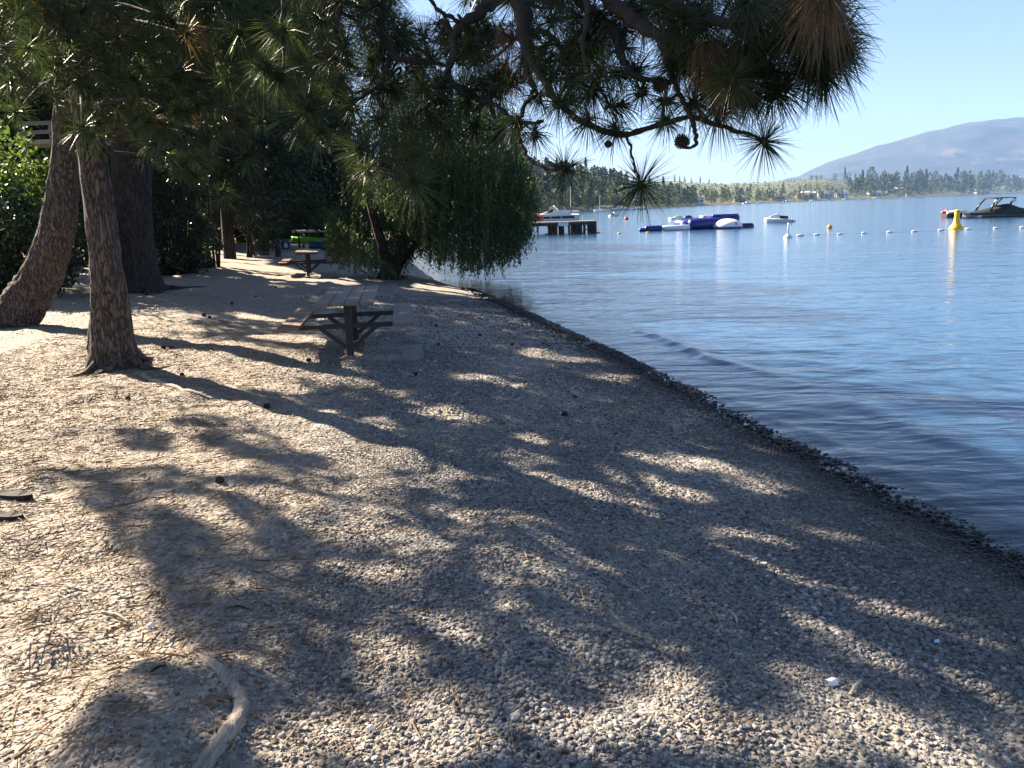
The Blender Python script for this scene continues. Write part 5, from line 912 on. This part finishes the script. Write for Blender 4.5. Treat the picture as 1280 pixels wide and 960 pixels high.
CG = 'fallen pine cones scattered on the gravel'
for i, (px, py) in enumerate(c0):
    c = gpt(px, py); o = D.objects.new('pine_cone', CONEM); COL.objects.link(o); s_ = RNG.uniform(.55, .85); o.scale = (s_,)*3; o.location = c+np.array([0, 0, .022*s_]); o.rotation_euler = (RNG.uniform(1.2, 1.8), RNG.uniform(-.4, .4), RNG.uniform(0, 6.3)); tag(o, 'brown pine cone lying among the pebbles and needles of the beach', 'pine cone', CG)
LW = plain('pale_splinter', (.40, .34, .26), .85, .15, 20, .002, vs=(1, 8, 1)); PAPER = plain('white_paper', (.80, .80, .80), .7, .04, 20)
def splinter(a_, b_, w_, lab, mat=LW, name='wood_splinter', cat='wood'):
    A_ = gpt(*a_)+np.array([0, 0, .012]); B_ = gpt(*b_)+np.array([0, 0, .014]); pth, rr = smooth_path(np.array([A_, (A_+B_)/2+np.array([.006, .006, .008]), B_]), np.array([w_*.8, w_, w_*.6]), 10); o = MB().tube(pth, rr, 7, True, 0., .2, 3, (40, 40, 40)).build(name, mat, origin=A_); tag(o, lab, cat)
splinter((1062, 872), (1076, 854), .008, 'flat tan wood splinter right of the white paper scrap'); splinter((911, 766), (922, 782), .007, 'short pale wood splinter on gravel above the white paper scrap'); splinter((128, 768), (160, 780), .010, 'pale crooked stick above the grey root in the corner'); splinter((1045, 895), (1064, 899), .006, 'thin twig below the white paper scrap')
splinter((186, 845), (208, 835), .006, 'dark thin twig on the shaded mound inside the grey root', BARKC, 'twig', 'twig'); splinter((285, 762), (312, 765), .006, 'dark twig at the edge of the large shadow left of centre', BARKC, 'twig', 'twig')
def scrap(px, py, w_, lab, mat=PAPER, rz=.2):
    c = gpt(px, py); m = MB(); k = 7; g_ = np.linspace(-1, 1, k); xx, yy = np.meshgrid(g_, g_); zz = .010*np.sin(xx*2.6+1)+.008*np.cos(yy*3.1)+.012*np.abs(xx)**2; V = np.stack([xx.ravel()*w_, yy.ravel()*w_*.9, zz.ravel()+.006], 1); ii = np.arange(k-1)[:, None]*k; jj = np.arange(k-1)[None]; Qd = np.stack([ii+jj, ii+jj+1, ii+jj+k+1, ii+jj+k], -1).reshape(-1, 4); m.add(V, Qd); m.add(V-np.array([0, 0, .002]), Qd[:, ::-1])
    o = m.build('paper_scrap', mat, None, True, origin=np.zeros(3)); o.location = c+np.array([0, 0, .014]); o.rotation_euler = (.5, .05, rz); tag(o, lab, 'litter')
scrap(1039, 857, .021, 'square white paper scrap on shaded gravel at lower right'); scrap(188, 786, .016, 'small crumpled white wrapper on the sunny duff above the root', rz=.9); scrap(1170, 808, .013, 'tiny pale blue wrapper beside a sunlit patch at lower right', plain('pale_blue_plastic', (.45, .6, .8), .4, .1, 10), 1.2); scrap(462, 915, .012, 'tiny white shell fragment on sunlit gravel at the bottom', rz=.4)
# timber railing on the bank, upper left
rl = at(62, 160, 24.); r = thing('wooden_railing', (rl[0], rl[1], float(ground_h(rl[:1], rl[1:2])[0])), 'pale timber railing on the bank glimpsed left of the curved pine', 'railing'); zb = rl[2]-r.location[2]
for z_ in (zb+.14, zb-.10): MB().box((0, 0, z_), (.9, .03, .05)).build('rail', WOODG, r, local=True)
for x_ in (-.8, 0, .8): MB().box((x_, .06, (zb+.2)/2-.1), (.05, .05, (zb+.2)/2+.1)).build('post', WOODG, r, local=True)
MB().box((0, .7, zb-.35), (1.1, .6, .06)).build('deck_floor', LW, r, local=True)
# ---- stuff: brown needles, pebbles
m = MB(); n = 75000; x_ = RNG.uniform(-7, 3, n); y_ = RNG.uniform(1.6, 15, n)**1.0; s_ = shore_s(x_, y_); k = (s_ > 2.5) & (RNG.random(n) < np.clip((s_-3)/3, .10, 1)) & (RNG.random(n) < 6/(y_+2)); x_, y_ = x_[k], y_[k]; n = len(x_); a_ = RNG.random(n)*6.28; L_ = RNG.uniform(.02, .075, n); z_ = ground_h(x_, y_)+RNG.uniform(.004, .016, n)
dx, dy = np.cos(a_)*L_, np.sin(a_)*L_; wv_ = .0016; V = np.stack([np.stack([x_-dx-dy/L_*wv_, y_-dy+dx/L_*wv_, z_+RNG.uniform(-.004, .008, n)], 1), np.stack([x_-dx+dy/L_*wv_, y_-dy-dx/L_*wv_, z_+.002], 1), np.stack([x_+dx+dy/L_*wv_, y_+dy-dx/L_*wv_, z_+RNG.uniform(-.004, .010, n)], 1), np.stack([x_+dx-dy/L_*wv_, y_+dy+dx/L_*wv_, z_], 1)], 1).reshape(-1, 3); m.add(V, np.arange(n*4).reshape(-1, 4), RNG.random(n))
o = m.build('needle_litter', leafmat('fallen_needles', [(0, (.12, .07, .035)), (.6, (.24, .15, .075)), (1, (.38, .28, .16))], 0, .8)); tag(o, 'brown fallen pine needles strewn over the duff and gravel', 'needles', kind='stuff')
def pebble_field():
    PX, SC_, RO_, IX, SHR, TN = [], [], [], [], [], []
    def patch(n, x0, x1, y0, y1, smin, smax, dens=None):
        x_ = RNG.uniform(x0, x1, n); y_ = RNG.uniform(y0, y1, n); s_ = shore_s(x_, y_); tanz = np.clip((s_-3.75)*.75+.5*n2(x_, y_, .55, 91), 0, 1); kk = (s_ > -.12) & (RNG.random(n) < (1-.66*tanz)*np.clip(.85+.8*n2(x_, y_, .8, 98)+.3*n2(x_, y_, 2.6, 99), .18, 1))
        px, py, d = project(np.stack([x_, y_, np.full(n, .35)], 1)); kk &= (px > -160) & (px < 1440) & (py < 1120) & (d > .5)
        x_, y_, s_, tanz = x_[kk], y_[kk], s_[kk], tanz[kk]; n = len(x_); sz = .62*smin+.66*(smax-smin)*RNG.random(n)**3.6
        sz = sz*(1-.42*tanz)*np.where(s_ < .55, 1.35, 1.)*(1+.45*n2(x_, y_, 1.1, 95)+.25*n2(x_, y_, 3.3, 96)); asp = np.stack([RNG.uniform(.8, 1.35, n), RNG.uniform(.7, 1.05, n), RNG.uniform(.32, .75, n)], 1)*sz[:, None]
        ca_, sa_ = math.cos(yaw), math.sin(yaw); lx_ = (x_-sb.location[0])*ca_+(y_-sb.location[1])*sa_; ly_ = -(x_-sb.location[0])*sa_+(y_-sb.location[1])*ca_; ons = (abs(lx_) < .40) & (abs(ly_) < 1.2); spill = n2(x_, y_, 2.2, 97)-lx_*1.4-ly_*.25 > .0
        zg = ground_h(x_, y_); zg = np.where(ons, np.where(spill, np.maximum(zg, sb.location[2]+.075), zg), zg); z_ = zg+asp[:, 2]*RNG.uniform(-.35, .85, n); PX.append(np.stack([x_, y_, z_], 1)); SC_.append(asp); RO_.append(np.stack([RNG.normal(size=n)*.35, RNG.normal(size=n)*.35, RNG.random(n)*6.28], 1)); IX.append(RNG.integers(0, 5, n)); SHR.append(s_); TN.append(tanz)
    patch(300000, -3.2, 3.6, 1.7, 4.2, .0036, .021); patch(290000, -4.5, 4.2, 4.2, 7.2, .0050, .022); patch(160000, -7, 3.8, 7.2, 12, .010, .026); patch(60000, -9, 3, 12, 21, .015, .034)
    n = 6500; y_ = RNG.uniform(3.5, 24, n); x_ = np.interp(y_, _sy, _sx)-np.abs(RNG.normal(size=n))*.13+.05; PX.append(np.stack([x_, y_, ground_h(x_, y_)+RNG.uniform(0, .018, n)], 1)); sz = RNG.uniform(.009, .024, n)*(.75+y_/18); SC_.append(np.stack([sz, sz*.85, sz*.65], 1)); RO_.append(RNG.random((n, 3))*6.28*np.array([.1, .1, 1])); IX.append(RNG.integers(0, 5, n)); SHR.append(shore_s(x_, y_)); TN.append(np.zeros(n))
    P_ = np.concatenate(PX); me = D.meshes.new('gravel'); me.vertices.add(len(P_)); me.vertices.foreach_set('co', P_.astype(np.float32).reshape(-1))
    for nm, arr, typ in (('scl', np.concatenate(SC_), 'FLOAT_VECTOR'), ('rot', np.concatenate(RO_), 'FLOAT_VECTOR'), ('shore', np.concatenate(SHR), 'FLOAT'), ('tan', np.concatenate(TN), 'FLOAT'), ('rnd', RNG.random(len(P_)), 'FLOAT')):
        a_ = me.attributes.new(nm, typ, 'POINT'); a_.data.foreach_set('vector' if 'VEC' in typ else 'value', arr.astype(np.float32).reshape(-1))
    a_ = me.attributes.new('idx', 'INT', 'POINT'); a_.data.foreach_set('value', np.concatenate(IX).astype(np.int32)); print('pebbles', len(P_))
    t = NT('pebbles'); rn = t.attr('rnd', 'INSTANCER'); sh_ = t.attr('shore', 'INSTANCER'); tn = t.attr('tan', 'INSTANCER')
    c = t.ramp(rn, [(0, (.05, .05, .05)), (.25, (.14, .138, .133)), (.5, (.28, .26, .235)), (.7, (.17, .178, .185)), (.86, (.40, .375, .34)), (.95, (.22, .16, .13)), (1, (.64, .62, .59))]).outputs[0]; c = t.mix(t.math('MULTIPLY', tn, .75), c, t.ramp(rn, [(0, (.14, .105, .075)), (.6, (.32, .255, .185)), (1, (.56, .48, .38))]).outputs[0])
    nz = t.noise(60, 4, .6, t.mapping((1, 1, 1))); c = t.mix(t.math('MULTIPLY', nz.outputs['Fac'], .35), c, (.12, .11, .10)); wet = t.math('MULTIPLY', t.math('ADD', sh_, -.24), 3.0, clamp=True); wet2 = t.math('MULTIPLY', t.math('ADD', sh_, .05), .55, clamp=True); c = t.mix(wet, (.014, .013, .013), t.mix(wet2, (.09, .085, .078), c)); t.l(c, t.p.inputs['Base Color']); t.l(t.math('ADD', t.math('MULTIPLY', wet, .35), .5), t.p.inputs['Roughness']); t.p.inputs['Specular IOR Level'].default_value = .3
    o = D.objects.new('gravel', me); COL.objects.link(o); me.materials.append(t.m); ng = D.node_groups.new('scatter_gravel', 'GeometryNodeTree'); ng.interface.new_socket('Geometry', in_out='INPUT', socket_type='NodeSocketGeometry'); ng.interface.new_socket('Geometry', in_out='OUTPUT', socket_type='NodeSocketGeometry')
    N_ = ng.nodes.new; Lk = ng.links.new; gi = N_('NodeGroupInput'); go = N_('NodeGroupOutput'); join = N_('GeometryNodeJoinGeometry')
    gti = N_('GeometryNodeGeometryToInstance')
    for k in range(5):
        ic = N_('GeometryNodeMeshIcoSphere'); ic.inputs['Radius'].default_value = 1; ic.inputs['Subdivisions'].default_value = 2; sp = N_('GeometryNodeSetPosition'); nz = N_('ShaderNodeTexNoise'); nz.noise_dimensions = '4D'; nz.inputs['W'].default_value = k*3.7; nz.inputs['Scale'].default_value = .95; nz.inputs['Detail'].default_value = 2
        v1 = N_('ShaderNodeVectorMath'); v1.operation = 'SUBTRACT'; v1.inputs[1].default_value = (.5, .5, .5); v2 = N_('ShaderNodeVectorMath'); v2.operation = 'SCALE'; v2.inputs['Scale'].default_value = 2.1; Lk(nz.outputs['Color'], v1.inputs[0]); Lk(v1.outputs[0], v2.inputs[0]); Lk(ic.outputs[0], sp.inputs['Geometry']); Lk(v2.outputs[0], sp.inputs['Offset'])
        ss = N_('GeometryNodeSetShadeSmooth'); Lk(sp.outputs[0], ss.inputs[0]); sm = N_('GeometryNodeSetMaterial'); sm.inputs['Material'].default_value = t.m; Lk(ss.outputs[0], sm.inputs[0]); Lk(sm.outputs[0], gti.inputs[0])
    iop = N_('GeometryNodeInstanceOnPoints'); iop.inputs['Pick Instance'].default_value = True
    def na(nm, typ): q = N_('GeometryNodeInputNamedAttribute'); q.data_type = typ; q.inputs[0].default_value = nm; return q.outputs[0]
    Lk(gi.outputs[0], iop.inputs['Points']); Lk(gti.outputs[0], iop.inputs['Instance']); Lk(na('idx', 'INT'), iop.inputs['Instance Index']); Lk(na('rot', 'FLOAT_VECTOR'), iop.inputs['Rotation']); Lk(na('scl', 'FLOAT_VECTOR'), iop.inputs['Scale']); Lk(iop.outputs[0], go.inputs[0])
    mo = o.modifiers.new('scatter', 'NODES'); mo.node_group = ng; tag(o, 'loose grey and tan pebbles covering the beach', 'gravel', kind='stuff')
pebble_field()
# ================================================================== AIR
def haze():
    m = MB(); V = [(-9500, -9500, -14), (9500, -9500, -14), (9500, 9500, -14), (-9500, 9500, -14), (-9500, -9500, 900), (9500, -9500, 900), (9500, 9500, 900), (-9500, 9500, 900)]; m.add(V, [(3, 2, 1, 0), (4, 5, 6, 7), (0, 1, 5, 4), (1, 2, 6, 5), (2, 3, 7, 6), (3, 0, 4, 7)])
    mt = D.materials.new('lake_haze'); mt.use_nodes = True; t = mt.node_tree; t.nodes.remove(t.nodes['Principled BSDF']); v = t.nodes.new('ShaderNodeVolumePrincipled'); v.inputs['Color'].default_value = (.32, .55, 1, 1); v.inputs['Density'].default_value = HAZE; v.inputs['Anisotropy'].default_value = .0; t.links.new(v.outputs[0], t.nodes['Material Output'].inputs['Volume'])
    o = m.build('haze', mt); tag(o, 'thin blue summer haze over the lake', 'haze', kind='stuff')
HAZE = .00008
if HAZE: haze()
